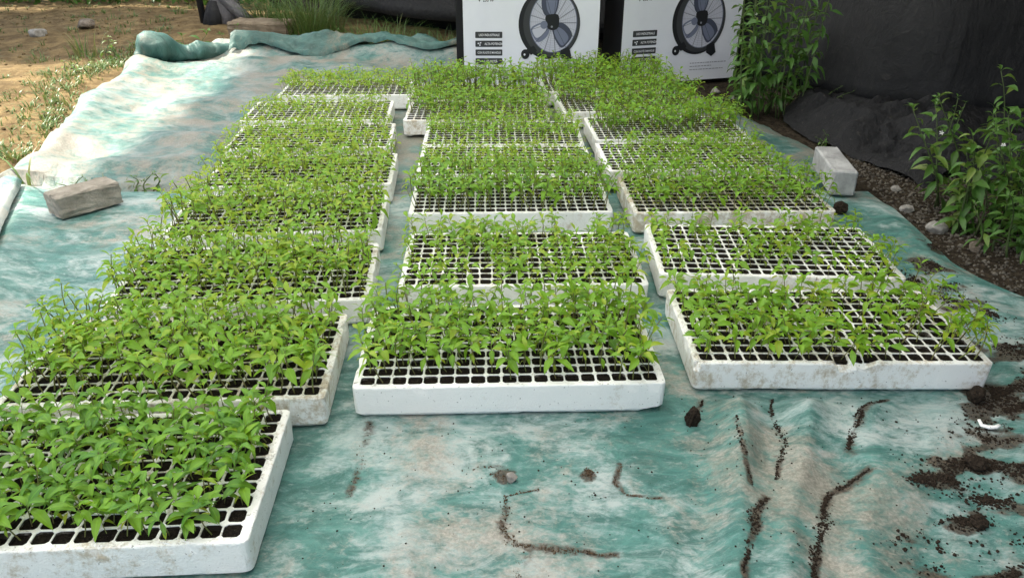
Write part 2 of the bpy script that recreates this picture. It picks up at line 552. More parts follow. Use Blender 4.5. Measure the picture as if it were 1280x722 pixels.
gx = np.concatenate([[-80, -40, -20, -12, -8], np.arange(-6, 4.01, 0.05), [6, 9, 15, 30, 80]])
gy = np.concatenate([[-60, -30, -12, -5, -2, 0, 1], np.arange(1.5, 9.01, 0.05), [10, 12, 16, 25, 45, 90]])
ground = obj('ground', grid_mesh('ground', gx, gy, ground_z, [GROUND]))
tag(ground, 'bare brown earth, sunlit at the upper left', kind='structure')


# ------------------------------------------------------------------ tarpaulins
RIDGES = [  # polyline, height, half width : the billows of loose sheet before the right column
    ([(0.50, 1.42), (0.47, 1.25), (0.41, 1.05), (0.34, 0.80), (0.30, 0.6)], 0.074, 0.044),
    ([(0.66, 1.42), (0.62, 1.30), (0.56, 1.16), (0.47, 0.98), (0.40, 0.7)], 0.070, 0.040),
    ([(0.80, 1.43), (0.74, 1.28), (0.69, 1.14), (0.60, 0.98), (0.55, 0.7)], 0.045, 0.050),
    ([(0.98, 1.42), (0.90, 1.30), (0.82, 1.20), (0.74, 1.12)], 0.020, 0.060),
    ([(1.30, 1.75), (1.18, 1.55), (1.10, 1.32), (1.02, 1.05)], 0.020, 0.080),
    ([(0.12, 1.30), (0.20, 1.18), (0.36, 1.12)], 0.012, 0.05),
    ([(-0.10, 1.25), (0.06, 1.02), (0.10, 0.8)], 0.010, 0.06),
    ([(-0.26, 1.2), (-0.20, 1.0), (-0.25, 0.7)], 0.010, 0.07),
    ([(-1.90, 2.86), (-1.81, 2.71), (-1.62, 2.30), (-1.47, 1.98), (-1.40, 1.8)], 0.040, 0.055),
    ([(-1.80, 1.98), (-1.45, 1.80), (-1.2, 1.70)], 0.030, 0.07),
    ([(-1.60, 2.36), (-1.4, 2.30), (-1.15, 2.42)], 0.020, 0.05),
    ([(-1.58, 2.10), (-1.35, 2.12), (-1.12, 2.16)], 0.018, 0.06),
    ([(1.36, 2.6), (1.30, 2.2), (1.28, 1.9), (1.36, 1.6)], 0.012, 0.05),
]


CREASES = []
_cr = random.Random(77)
for _k in range(16):                                   # long thin creases running towards the viewer
    _x = _cr.uniform(-.35, 1.3); _y = _cr.uniform(.75, 1.4); _a = _cr.gauss(-1.75, .35); _l = _cr.uniform(.15, .5)
    CREASES.append(([(_x, _y), (_x + _l * .5 * math.cos(_a) + _cr.uniform(-.02, .02), _y + _l * .5 * math.sin(_a)), (_x + _l * math.cos(_a), _y + _l * math.sin(_a))],
                    _cr.uniform(.003, .008), _cr.uniform(.008, .016)))


def tarp_front_z(X, Y):
    z = 0.014 * fbm(X * 2.2, Y * 2.2, 21, 3) + 0.004
    for pts, h, w in RIDGES:
        d, t = seg_dist(X, Y, pts)
        wig = 1 + 0.5 * fbm(X * 5, Y * 5, int(h * 1000) + len(pts), 2)
        q = np.clip(1 - np.sqrt((d / (w * wig * 1.9)) ** 2 + 0.012), 0, 1)
        z = z + h * q ** 1.25 * (0.8 + 0.5 * vnoise(X * 4, Y * 4, 33))
    for pts, h, w in CREASES:
        d, t = seg_dist(X, Y, pts)
        z = z + h * np.exp(-d / w) * np.sin(np.pi * np.clip(t, 0, 1)) ** .6
    z = z * tray_mask(X, Y, 0.10) - 0.004
    return np.maximum(z, -0.012)


SOIL_LINES = [([(.59, 1.43), (.55, 1.33), (.55, 1.27), (.53, 1.21), (.51, 1.14)], .010), ([(.76, 1.36), (.70, 1.27), (.68, 1.22)], .016),
              ([(.85, 1.43), (.77, 1.37), (.73, 1.33)], .009), ([(.69, 1.16), (.60, 1.11), (.56, 1.05), (.52, .97), (.49, .90), (.46, .80)], .013),
              ([(.47, 1.08), (.42, 1.03), (.39, .95), (.37, .86)], .010), ([(.47, 1.31), (.46, 1.2), (.45, 1.11)], .006), ([(.42, 1.42), (.39, 1.33)], .007),
              ([(.05, 1.12), (-.01, 1.11), (-.01, 1.05), (-.02, 1.02), (.0, .97), (.08, .96), (.18, .97)], .009), ([(.22, 1.19), (.20, 1.13), (.22, 1.10), (.28, 1.10)], .006),
              ([(-.30, 1.33), (-.29, 1.2), (-.30, 1.1)], .010), ([(.03, .96), (.02, .88), (.03, .80)], .008)]
SOIL_PATCHES = [(1.12, 1.46, .10, .06), (1.15, 1.37, .11, .07), (1.04, 1.28, .10, .045), (.93, 1.20, .08, .032), (1.02, 1.17, .08, .03), (.84, 1.15, .05, .022), (.82, 1.05, .04, .02),
                (.69, .99, .030, .05), (.73, .96, .05, .025), (.84, .93, .06, .03), (1.06, 1.06, .10, .05), (1.28, 2.12, .045, .045), (1.25, 1.98, .03, .07), (1.34, 2.25, .03, .05),
                (1.24, 1.86, .05, .05), (1.24, 1.62, .07, .07), (-.06, 1.18, .028, .014), (.15, 1.17, .016, .026), (.17, 1.085, .022, .015), (-.04, 1.16, .03, .016)]


def warp(x, y):
    return 0.020 * fbm(x * 9, y * 9, 55, 3), 0.020 * fbm(x * 9 + 40, y * 9, 56, 3)


def stain_amount(X, Y):
    wx, wy = warp(X, Y)
    X = X - wx; Y = Y - wy
    v = np.zeros(X.shape)
    for pts, w in SOIL_LINES:
        d, t = seg_dist(X, Y, pts)
        ww = w * (1 + 1.1 * fbm(X * 14, Y * 14, 41, 3))
        v = np.maximum(v, np.clip(1.0 - d / np.maximum(ww * 1.7, .002), 0, 1) * (.75 + .8 * fbm(X * 9, Y * 9, 44, 2)))
    for x, y, rx, ry in SOIL_PATCHES:
        d = np.hypot((X - x) / rx, (Y - y) / ry)
        v = np.maximum(v, np.clip((1.25 if rx > .075 else .95) - d * .7 + 1.9 * fbm(X * 16, Y * 26, 47, 4), 0, 1) * (d < 2.2) * np.clip(2.2 - d, 0, 1))
    return v


def sheet(name, u0, u1, v0, v1, ny_, nx_, zf, mats, edge_drop=0.012, varf=None):
    """u0/u1: left and right edge x as function of y, v0/v1: front and back y as function of s"""
    s = np.linspace(0, 1, nx_); t = np.linspace(0, 1, ny_)
    S, T = np.meshgrid(s, t)
    Y = v0(S) + (v1(S) - v0(S)) * T
    X = u0(Y) + (u1(Y) - u0(Y)) * S
    Z = zf(X, Y)
    e = np.minimum(np.minimum(S, 1 - S) * 3.0, np.minimum(T, 1 - T) * 2.5)
    Z = Z - edge_drop * (1 - sstep(0, 0.06, e))
    V = np.stack([X.ravel(), Y.ravel(), Z.ravel()], 1)
    I, J = np.meshgrid(np.arange(nx_ - 1), np.arange(ny_ - 1))
    a = (J * nx_ + I).ravel()
    F = np.stack([a, a + 1, a + nx_ + 1, a + nx_], 1)
    return tri_mesh(name, V, F, mats, True, None if varf is None else varf(X, Y).ravel())


def interp(pts):
    ys = [p[0] for p in pts]; xs = [p[1] for p in pts]
    return lambda y: np.interp(y, ys, xs) + 0.02 * vnoise(y * 6, y * 0 + 3.3, 7)


front_l = interp([(0.1, -2.3), (1.0, -2.2), (1.9, -2.1), (2.4, -2.02), (2.76, -1.98)])
front_r = interp([(0.1, 1.9), (1.5, 1.62), (1.95, 1.455), (2.07, 1.40), (2.17, 1.37), (2.4, 1.375), (2.65, 1.375), (2.84, 1.36), (3.0, 1.35)])
tarp1 = obj('tarpaulin', sheet('tarpaulin', front_l, front_r,
            lambda s: 0.15 + 0 * s, lambda s: 2.745 + 0.02 * np.sin(s * 9) + 0.06 * s, 330, 420, tarp_front_z, [TARP_FRONT], varf=stain_amount))
tag(tarp1, 'worn teal tarpaulin in the foreground, rumpled and strewn with soil', 'tarpaulin')

def flap_z(X, Y):
    d, _t = seg_dist(X, Y, [(-1.83, 2.745), (-1.66, 2.36), (-1.50, 2.01), (-1.40, 1.80)])
    return tarp_front_z(X, Y) + 0.012 + 0.040 * np.sqrt(np.clip(d / 0.05, 0, 1)) * np.exp(-d * 2.5) + 0.012 * fbm(X * 6, Y * 6, 88, 3)
flap = obj('folded_edge', sheet('folded_edge', lambda y: -2.12 + 0 * y, interp([(1.7, -1.37), (2.01, -1.51), (2.36, -1.67), (2.74, -1.83)]),
           lambda s: 1.62 + 0.12 * s, lambda s: 2.735 + 0 * s, 60, 40, flap_z, [TARP_PALE]), tarp1)

BACK_RIDGES = [
    ([(-2.35, 3.9), (-1.9, 4.05), (-1.5, 4.0)], 0.030, 0.10),
    ([(-2.2, 4.5), (-1.8, 4.45), (-1.4, 4.6)], 0.026, 0.09),
    ([(-2.05, 3.3), (-1.7, 3.45), (-1.35, 3.35)], 0.030, 0.09),
    ([(-1.95, 2.9), (-1.6, 3.05), (-1.3, 3.0)], 0.030, 0.07),
    ([(-2.5, 4.9), (-2.0, 4.85), (-1.5, 5.1), (-1.0, 5.0)], 0.028, 0.10),
    ([(-1.95, 5.32), (-1.2, 5.27), (-0.4, 5.20), (0.0, 5.20)], 0.12, 0.11),
    ([(-1.6, 4.95), (-1.0, 4.85), (-0.5, 4.75)], 0.030, 0.09),
    ([(-2.42, 5.2), (-2.25, 4.7), (-2.2, 4.2), (-2.05, 3.6), (-1.98, 3.1)], 0.045, 0.10),
]


def tarp_back_z(X, Y):
    z = 0.040 * fbm(X * 2.2, Y * 2.2, 51, 4) + 0.009 * ridged(X * 4.0, Y * 5.0, 15, 3) + 0.010
    for pts, h, w in BACK_RIDGES:
        d, t = seg_dist(X, Y, pts)
        wig = 1 + 0.5 * fbm(X * 5, Y * 5, int(h * 1000) + len(pts), 2)
        z = z + h * np.exp(-(d / (w * wig)) ** 2) * (0.8 + 0.5 * vnoise(X * 4, Y * 4, 63))
    z = np.maximum(z * tray_mask(X, Y, 0.12), -0.010) - 0.008
    return np.where(Y < 2.84 + 0.03 * np.sin(X * 6), -0.024, z)


back_l = interp([(2.5, -2.02), (2.9, -2.01), (3.27, -2.03), (3.97, -2.22), (4.43, -2.36), (4.87, -2.40), (5.5, -2.60), (6.2, -2.6)])
back_r = interp([(2.5, 1.30), (3.0, 1.33), (3.44, 1.30), (4.0, 1.14), (4.4, 1.0), (5.0, 0.9), (6.2, 0.9)])
tarp2 = obj('tarpaulin', sheet('tarpaulin_back', back_l, back_r,
            lambda s: 2.55 + 0 * s, lambda s: 4.97 + 0.45 * sstep(0, .18, s) - 0.10 * s + 0.04 * np.sin(s * 14) * sstep(.1, .3, s), 190, 230, tarp_back_z, [TARP_BACK]))
tag(tarp2, 'bleached pale tarpaulin at the back, dusty white with teal patches', 'tarpaulin')


def tube(path, radii, seg=14, squash=1.0, seed=0, rough=0.0):
    """loft of rings round a polyline; returns verts, quads"""
    path = [Vector(p) for p in path]
    V = []; F = []
    rng = random.Random(seed)
    for i, p in enumerate(path):
        d = (path[min(i + 1, len(path) - 1)] - path[max(i - 1, 0)]).normalized()
        up = Vector((0, 0, 1)) if abs(d.z) < 0.9 else Vector((0, 1, 0))
        sx = d.cross(up).normalized(); sz = sx.cross(d).normalized()
        for k in range(seg):
            a = 2 * math.pi * k / seg
            r = radii[i] * (1 + rough * (rng.random() - 0.5))
            V.append(p + sx * math.cos(a) * r + sz * math.sin(a) * r * squash)
    for i in range(len(path) - 1):
        for k in range(seg):
            a = i * seg + k; b = i * seg + (k + 1) % seg
            F.append((a, b, b + seg, a + seg))
    F.append(tuple(range(seg - 1, -1, -1)))
    F.append(tuple(range((len(path) - 1) * seg, len(path) * seg)))
    return V, F


# the rolled-over corner of the back tarpaulin
pp = []; rr = []
for i in range(60):
    t = i / 59
    x = -2.32 + 0.66 * t + 0.02 * math.sin(t * 7); y = 4.93 + 0.44 * t ** 0.8 + 0.02 * math.sin(t * 10)
    r_ = (0.072 - 0.030 * t + 0.040 * math.exp(-((t - .10) / .10) ** 2)) * (1 + 0.05 * math.sin(t * 15)) * min(1, .35 + t * 9) * min(1, .25 + (1 - t) * 5)
    pp.append((x, y, r_ * .75 + 0.01)); rr.append(r_)
V, F = tube(pp, rr, 30, 0.95, 4, 0.0)
_nv = np.array([tuple(v) for v in V])
_d = 0.026 * ridged(_nv[:, 0] * 7 + _nv[:, 2] * 5, _nv[:, 1] * 7 - _nv[:, 2] * 6, 71, 3) + 0.012 * fbm(_nv[:, 0] * 16, _nv[:, 1] * 16 + _nv[:, 2] * 20, 72, 2)
V = [v + Vector((-.35, -.55, .75)) * float(q) for v, q in zip(V, _d)]
obj('rolled_edge', mesh('rolled_edge', V, F, [TARP_GREEN], True), tarp2)
bw = sheet('back_band', lambda y: -1.86 + 0 * y, lambda y: -0.30 + 0 * y, lambda s: 5.20 - 0.03 * s + 0.05 * np.sin(s * 13), lambda s: 5.46 - 0.09 * s + 0.03 * np.sin(s * 9 + 1), 34, 120,
           lambda X, Y: tarp_back_z(X, np.minimum(Y, 5.30)) + 0.012 + 0.030 * np.clip(ridged(X * 4.5 + Y * 4, Y * 5.0 - X, 93, 4), -.3, 1) + 0.03 * np.exp(-((Y - 5.30) / .05) ** 2), [TARP_GREEN], 0.02)
obj('folded_hem', bw, tarp2)


# ------------------------------------------------------------------ dark sheets behind
def wall_sheet(name, pts, z0, z1, seed, mats, n=90, m=44, bulge=0.10):
    """vertical hanging cloth along a plan polyline; z0 is the hem height along it"""
    P = np.array(pts, float)
    L = np.concatenate([[0], np.cumsum(np.hypot(*np.diff(P, axis=0).T))])
    u = np.linspace(0, L[-1], n)
    px = np.interp(u, L, P[:, 0]); py = np.interp(u, L, P[:, 1])
    nxv = np.gradient(py); nyv = -np.gradient(px)
    ln = np.hypot(nxv, nyv); nxv /= ln; nyv /= ln
    hem = np.interp(u / L[-1], np.linspace(0, 1, len(z0)), z0)
    V = []
    for j in range(m):
        t = j / (m - 1)
        z = hem + (z1 - hem) * t
        off = bulge * (1 - t) ** 2 * 0.6 + 0.06 * fbm(u * 1.3 + 5, z * 0.7, seed, 3) + 0.022 * ridged(u * 1.1 + z * 1.4, z * 0.9 - u * .4, seed + 3, 3) + 0.02 * fbm(u * 5, z * 2.0, seed + 9, 3)
        if j == 0: off = off - 0.05
        V.append(np.stack([px + nxv * off, py + nyv * off, z], 1))
    V = np.concatenate(V)
    I, J = np.meshgrid(np.arange(n - 1), np.arange(m - 1))
    a = (J * n + I).ravel()
    F = np.stack([a, a + 1, a + n + 1, a + n], 1)
    return tri_mesh(name, V, F, mats, True)


w1 = obj('cloth_wall', wall_sheet('cloth_wall_back', [(-2.25, 7.6), (-1.7, 6.9), (-0.9, 6.35), (0.0, 5.95), (1.2, 5.6)],
         [0.34, 0.17, 0.13, 0.12, 0.10], 2.0, 4, [SHEET], bulge=0.22))
tag(w1, 'dark cloth screen hanging left of the cartons', 'screen')
w1b = obj('gap_shade_sheet', wall_sheet('gap_shade_back', [(-2.35, 7.9), (-1.6, 7.15), (-0.8, 6.6), (0.1, 6.2), (1.3, 5.85)],
          [-0.05, -0.05], 1.95, 5, [SHEET_BLACK], 40, 12, 0.0), w1)  # black sheet standing in for the dark gap under the raised hem
w2 = obj('cloth_wall', wall_sheet('cloth_wall_right', [(1.30, 5.3), (1.55, 4.55), (1.68, 4.10), (1.80, 3.88), (2.05, 3.75), (2.5, 3.66), (2.85, 3.45), (3.0, 3.0), (3.0, 1.5), (3.0, -1.0)],  # unseen run towards the viewer is added to block light from the right
         [0.02, 0.06, 0.08, 0.06, 0.05, 0.05], 2.0, 14, [SHEET], 120, 44, bulge=0.12))
tag(w2, 'dark charcoal cloth screen on the right, hem hanging above the ground', 'screen')
obj('gap_shade_sheet', wall_sheet('gap_shade_right', [(1.42, 5.4), (1.70, 4.6), (1.84, 4.25), (2.0, 4.05), (2.2, 3.95), (2.6, 3.86), (3.0, 3.62), (3.2, 3.0), (3.2, -1.0)],
    [-0.05, -0.05], 1.95, 15, [SHEET_BLACK], 40, 12, 0.0), w2)  # black sheet painting the dark gap below the right hem

# crumpled cloth lying along the foot of the right screen
cl = interp([(2.6, 1.62), (2.95, 1.60), (3.2, 1.48), (3.5, 1.38), (3.8, 1.34), (4.1, 1.42)])
def crumple_z(X, Y):
    z = 0.075 * ridged(X * 1.8 + 1.9 * Y, Y * 2.6 - 0.9 * X, 77, 5) + 0.075 * fbm(X * 4, Y * 4, 78, 4) + 0.06
    rim = sstep(0.0, 0.16, X - cl(Y)) * sstep(0.0, 0.22, Y - 2.86)
    return np.maximum(z, 0.0) * (0.15 + 0.75 * rim) + ground_z(X, Y) + 0.012
cr = interp([(2.6, 1.85), (2.95, 2.4), (3.2, 2.6), (3.5, 2.6), (3.8, 2.4), (4.1, 2.2)])
cc = obj('crumpled_cloth', sheet('crumpled_cloth', cl, cr, lambda s: 2.86 + 0.1 * np.sin(s * 7), lambda s: 4.0 + 0 * s, 110, 110, crumple_z, [CRUMPLE], 0.012))
tag(cc, 'crumpled dusty black cloth lying at the foot of the right screen', 'cloth')

# ------------------------------------------------------------------ unseen overhead panels, added to shade the trays and soften their light
def mat_film():
    m = NT('added_diffuser_film')
    m.b.inputs['Base Color'].default_value = (0.75, 0.78, 0.76, 1)
    tr = m.new('ShaderNodeBsdfTranslucent'); tr.inputs['Color'].default_value = (0.92, 0.94, 0.93, 1)
    ms = m.new('ShaderNodeMixShader'); ms.inputs[0].default_value = 0.74
    m.t.links.new(m.b.outputs[0], ms.inputs[1]); m.t.links.new(tr.outputs[0], ms.inputs[2])
    m.t.links.new(ms.outputs[0], m.out.inputs['Surface'])
    return m.m
FILM = mat_film()
overhead_s = np.linspace(0, 1, 24)
def overhead_z(X, Y):
    return 2.75 + 0.05 * fbm(X * 1.5, Y * 1.5, 91, 2)
roof = obj('roof', grid_mesh('roof', np.linspace(-3.75, 1.1, 30), np.linspace(-2.5, 8.4, 30), overhead_z, [FILM]))  # translucent sheet added out of view as a soft overhead light
tag(roof, kind='structure')
added_shade_panel = obj('added_shade_panel', grid_mesh('added_shade_panel', np.linspace(1.1, 4.6, 16), np.linspace(-2.5, 8.4, 30), lambda X, Y: overhead_z(X, Y) - 0.03, [SHEET]))  # opaque panel added out of view to darken the right side
tag(added_shade_panel, kind='structure')

# ------------------------------------------------------------------ seed trays
CP = 0.0338
MX = (TW - NX * CP) / 2
MY = (TD - NY * CP) / 2


def tray_meshes(seed, breaks=(), chip=None):
    rng = random.Random(seed)
    V = []; F = []
    def add(x, y, z): V.append([x, y, z]); return len(V) - 1
    G = [[add(MX + i * CP + rng.uniform(-.0005, .0005), MY + j * CP + rng.uniform(-.0005, .0005), TH + rng.uniform(-.0006, .0006))
          for j in range(NY + 1)] for i in range(NX + 1)]
    SV = []; SF = []; INNER = []
    for i in range(NX):
        for j in range(NY):
            cx = MX + (i + .5) * CP + rng.uniform(-.0006, .0006); cy = MY + (j + .5) * CP + rng.uniform(-.0006, .0006)
            a = CP / 2 - .0018 + rng.uniform(-.0005, .0005); b = CP / 2 - .0018 + rng.uniform(-.0005, .0005); c = .0048
            ring = [(-a + c, -b), (a - c, -b), (a, -b + c), (a, b - c), (a - c, b), (-a + c, b), (-a, b - c), (-a, -b + c)]
            ring = [(x + rng.uniform(-.0006, .0006), y + rng.uniform(-.0006, .0006)) for x, y in ring]
            top = [add(cx + x, cy + y, TH - .0004) for x, y in ring]
            lip = [add(cx + x * .975, cy + y * .975, TH - .0020) for x, y in ring]
            low = [add(cx + x * .80, cy + y * .80, TH - .024) for x, y in ring]
            g00, g10, g11, g01 = G[i][j], G[i + 1][j], G[i + 1][j + 1], G[i][j + 1]
            F += [(g00, g10, top[1], top[0]), (g10, top[2], top[1]), (g10, g11, top[3], top[2]), (g11, top[4], top[3]),
                  (g11, g01, top[5], top[4]), (g01, top[6], top[5]), (g01, g00, top[7], top[6]), (g00, top[0], top[7])]
            for k in range(8):
                n = (k + 1) % 8
                F += [(top[k], top[n], lip[n], lip[k])]; INNER.append(len(F)); F += [(lip[k], lip[n], low[n], low[k])]
            d = rng.choice((.0032, .004, .0045, .005, .007)) + rng.uniform(-.0006, .001)
            if rng.random() < .05: d = .013
            f = 1 - .19 * d / .024
            s0 = len(SV)
            for x, y in ring: SV.append((cx + x * f, cy + y * f, TH - d + rng.uniform(-.0012, .0012)))
            for x, y in ring: SV.append((cx + x * .5, cy + y * .5, TH - d + rng.uniform(-.001, .0028)))
            SV.append((cx, cy, TH - d + rng.uniform(0, .002)))
            for k in range(8):
                n = (k + 1) % 8
                SF += [(s0 + k, s0 + n, s0 + 8 + n), (s0 + k, s0 + 8 + n, s0 + 8 + k), (s0 + 8 + k, s0 + 8 + n, s0 + 16)]
    # outer loop, anticlockwise from the front-left
    S = 3
    loop = []; marks = []
    def arc(cx, cy, a0):
        for q in range(1, 5):
            a = a0 + (math.pi / 2) * q / 5
            loop.append((cx + MX * math.cos(a), cy + MY * math.sin(a)))
    for k in range(NX * S + 1): loop.append((MX + k * CP / S, 0))
    c1 = len(loop); arc(TW - MX, MY, -math.pi / 2)
    s2 = len(loop)
    for k in range(NY * S + 1): loop.append((TW, MY + k * CP / S))
    c2 = len(loop); arc(TW - MX, TD - MY, 0)
    s3 = len(loop)
    for k in range(NX * S + 1): loop.append((TW - MX - k * CP / S, TD))
    c3 = len(loop); arc(MX, TD - MY, math.pi / 2)
    s4 = len(loop)
    for k in range(NY * S + 1): loop.append((0, TD - MY - k * CP / S))
    c4 = len(loop); arc(MX, MY, math.pi)
    n = len(loop)
    levels = [(.0028, TH), (.0006, TH - .0014), (0, TH - .004), (.0003, .052), (.0008, .028), (.0016, .008), (.0075, 0.0)]
    rings = []
    nick = [(rng.uniform(0, n), rng.uniform(.8, 2.2), rng.uniform(.0015, .0045)) for _ in range(12)]
    notch = [(rng.uniform(0, n), rng.uniform(1, 4), rng.uniform(.002, .008)) for _ in range(9)]
    for li, (ins, z) in enumerate(levels):
        ring = []
        for k, (x, y) in enumerate(loop):
            xx = TW / 2 + (x - TW / 2) * (1 - 2 * ins / TW); yy = TD / 2 + (y - TD / 2) * (1 - 2 * ins / TD)
            zz = z + (rng.uniform(-.0006, .0006) if li else 0)
            if 2 <= li < 6:
                xx += rng.uniform(-.0004, .0004); yy += rng.uniform(-.0004, .0004)
            if li <= 2:
                for c, w, h in nick:
                    q = max(0, 1 - abs((k - c) / w)); zz -= h * q; xx += (TW / 2 - xx) * .012 * q; yy += (TD / 2 - yy) * .018 * q
            if li == 6:
                zz += rng.uniform(0, .0012)
                for c, w, h in notch:
                    zz += h * max(0, 1 - abs((k - c) / w))
            if chip and li >= 4:
                dcx = math.hypot(x - chip[0], y - chip[1])
                q = max(0, 1 - dcx / chip[2])
                zz += q * chip[3] * (1.0 if li == 6 else .55 if li == 5 else .15)
            ring.append(add(xx, yy, zz))
        rings.append(ring)
    r0 = rings[0]
    for k in range(NX): F.append((G[k + 1][0], G[k][0]) + tuple(r0[k * S + q] for q in range(S + 1)))
    F.append((G[NX][0],) + tuple(r0[c1 - 1 + q] for q in range(6)))
    for k in range(NY): F.append((G[NX][k + 1], G[NX][k]) + tuple(r0[s2 + k * S + q] for q in range(S + 1)))
    F.append((G[NX][NY],) + tuple(r0[c2 - 1 + q] for q in range(6)))
    for k in range(NX): F.append((G[NX - k - 1][NY], G[NX - k][NY]) + tuple(r0[s3 + k * S + q] for q in range(S + 1)))
    F.append((G[0][NY],) + tuple(r0[c3 - 1 + q] for q in range(6)))
    for k in range(NY): F.append((G[0][NY - k - 1], G[0][NY - k]) + tuple(r0[s4 + k * S + q] for q in range(S + 1)))
    F.append((G[0][0],) + tuple(r0[(c4 - 1 + q) % n] for q in range(6)))
    for a, b in zip(rings[:-1], rings[1:]):
        for k in range(n):
            m2 = (k + 1) % n
            F.append((a[k], b[k], b[m2], a[m2]))
    F.append(tuple(reversed(rings[-1])))
    for x0, x1, dep in breaks:
        for v in V:
            if v[1] < MY + .012 and x0 < v[0] < x1 and v[2] > TH - .020:
                e = min(v[0] - x0, x1 - v[0]) / (x1 - x0) * 2
                v[2] -= dep * min(1, e * 1.8) * rng.uniform(.6, 1.1) * (1 - max(0, v[1] - .004) / (MY + .02))
                v[1] += rng.uniform(-.001, .002)
    fm = np.zeros(len(F), np.int32); fm[INNER] = 1
    body = mesh('tray_body', V, F, [EPS, EPS_IN], False, fm)
    soil = mesh('potting_soil', SV, SF, [SOIL])
    return body, soil


VARIANTS = [tray_meshes(s) for s in (11, 12, 13, 14)]
SPECIAL = {'M1': tray_meshes(31, chip=(TW, 0, .045, .016)),
           'R1': tray_meshes(32, breaks=[(.312, .360, .028), (.355, .402, .018)])}
tray_matrix = {}
for k, (key, t) in enumerate(TRAYS.items()):
    body, soil = SPECIAL.get(key, VARIANTS[k % 4])
    o = empty('seed_tray', (t[0], t[1], 0.0), R(t[2]))
    tag(o, t[7], 'seed tray', 'white polystyrene seed trays in three columns')
    tray_matrix[key] = Matrix.Translation((t[0], t[1], 0)) @ Matrix.Rotation(R(t[2]), 4, 'Z')
    ob = obj('body', body, o)
    ob['grime'] = {'L1': .06, 'L2': .11, 'M1': .0, 'M3': .02, 'R1': .08, 'R3': .13, 'M6': .10, 'R2': .05}.get(key, .06)
    s = obj('potting_soil', soil, o)
    s['kind'] = 'stuff'


# ------------------------------------------------------------------ leaves and seedlings
def leaf_geom(width, fold, droop, twist=0.0, serr=0.0, rng=None):
    ts = [0, .13, .30, .52, .76, 1.0]
    ws = [.035, .07, .62, 1.0, .70, .02]
    V = []; A = []
    for t, w in zip(ts, ws):
        hw = w * width / 2
        z = .10 * math.sin(t * math.pi) - droop * t * t
        x = t * (1 - .25 * droop * t)
        for sd in (-1, 0, 1):
            yy = sd * hw
            zz = z + abs(sd) * hw * fold + sd * hw * twist * t
            if rng and sd: zz += rng.uniform(-.015, .015)
            V.append((x, yy, zz)); A.append(abs(sd))
    F = []
    for r in range(len(ts) - 1):
        a = r * 3
        F += [(a, a + 3, a + 4, a + 1), (a + 1, a + 4, a + 5, a + 2)]
    return np.array(V), np.array(F), np.array(A, float)


_r = random.Random(5)
LEAVES = [leaf_geom(_r.uniform(.29, .43), _r.uniform(.05, .6), _r.uniform(-.05, .65), _r.uniform(-.5, .5), 0, _r) for _ in range(16)]
COTS = [leaf_geom(_r.uniform(.28, .36), _r.uniform(.05, .3), _r.uniform(.05, .5), 0, 0, _r) for _ in range(4)]


def stem_template(rng):
    bx, by = rng.uniform(-.14, .14), rng.uniform(-.14, .14)
    cx, cy = rng.uniform(-.10, .10), rng.uniform(-.10, .10)
    f = lambda t: Vector((bx * t + cx * math.sin(t * math.pi), by * t + cy * math.sin(t * math.pi), t))
    path = [f(t) for t in (-.06, .25, .5, .75, 1.0)]
    V, F = tube(path, [.017, .016, .015, .013, .009], 4)
    return f, np.array([tuple(v) for v in V]), np.array([q for q in F if len(q) == 4][:16])


STEMS = [stem_template(_r) for _ in range(8)]


def seedling_spec(rng, h, ls, hue):
    st = rng.randrange(8)
    f = STEMS[st][0]
    leaves = []
    az = rng.uniform(0, 6.28)
    for q in range(2):                                     # two small cotyledons low on the stem
        if rng.random() < .8:
            p = f(.50 + rng.uniform(-.06, .06)) * h
            m = (Matrix.Translation(p) @ Matrix.Rotation(az + q * math.pi + rng.uniform(-.4, .4), 4, 'Z')
                 @ Matrix.Rotation(rng.uniform(-.3, .9), 4, 'Y') @ Matrix.Scale(ls * rng.uniform(.015, .024), 4))
            yel = rng.random() < .6
            leaves.append(('c', rng.randrange(4), m, min(1, max(0, rng.uniform(.85, 1.0) if yel else hue + rng.gauss(.05, .12)))))
    n = rng.choice((5, 6, 7, 7, 8, 9))
    az += rng.uniform(0, 3)
    for q in range(n):
        t = .66 + .34 * q / (n - 1)
        p = f(t) * h
        young = q / (n - 1)
        L = ls * (rng.uniform(.031, .053) * (1 - .30 * young))
        pitch = rng.uniform(-.45, .28) - .55 * young ** 2
        az += 2.4 + rng.uniform(-.45, .45)
        m = (Matrix.Translation(p) @ Matrix.Rotation(az, 4, 'Z') @ Matrix.Rotation(pitch, 4, 'Y')
             @ Matrix.Rotation(rng.uniform(-.3, .3), 4, 'X') @ Matrix.Scale(L, 4))
        leaves.append(('l', rng.randrange(16), m, min(.86, max(0, hue + rng.gauss(0, .20) + .10 * young))))
    return st, leaves


def in_frame(p):
    th = R(27.374); z = p.z - CAM_H
    zc = p.y * math.cos(th) - z * math.sin(th)
    if zc < .1: return False
    u = 640 + 965.6 * p.x / zc; v = 361 - 965.6 * (z * math.cos(th) + p.y * math.sin(th)) / zc
    return -12 < u < 1292 and v < 735


_leaf_cache = {}
def leaf_mesh(kind, idx, var):
    q = round(var * 12) / 12
    key = (kind, idx, q)
    if key not in _leaf_cache:
        V, F, A = (LEAVES if kind == 'l' else COTS)[idx]
        _leaf_cache[key] = tri_mesh('leaf', V, F, [LEAF], True, np.full(len(V), q), A)
    return _leaf_cache[key]


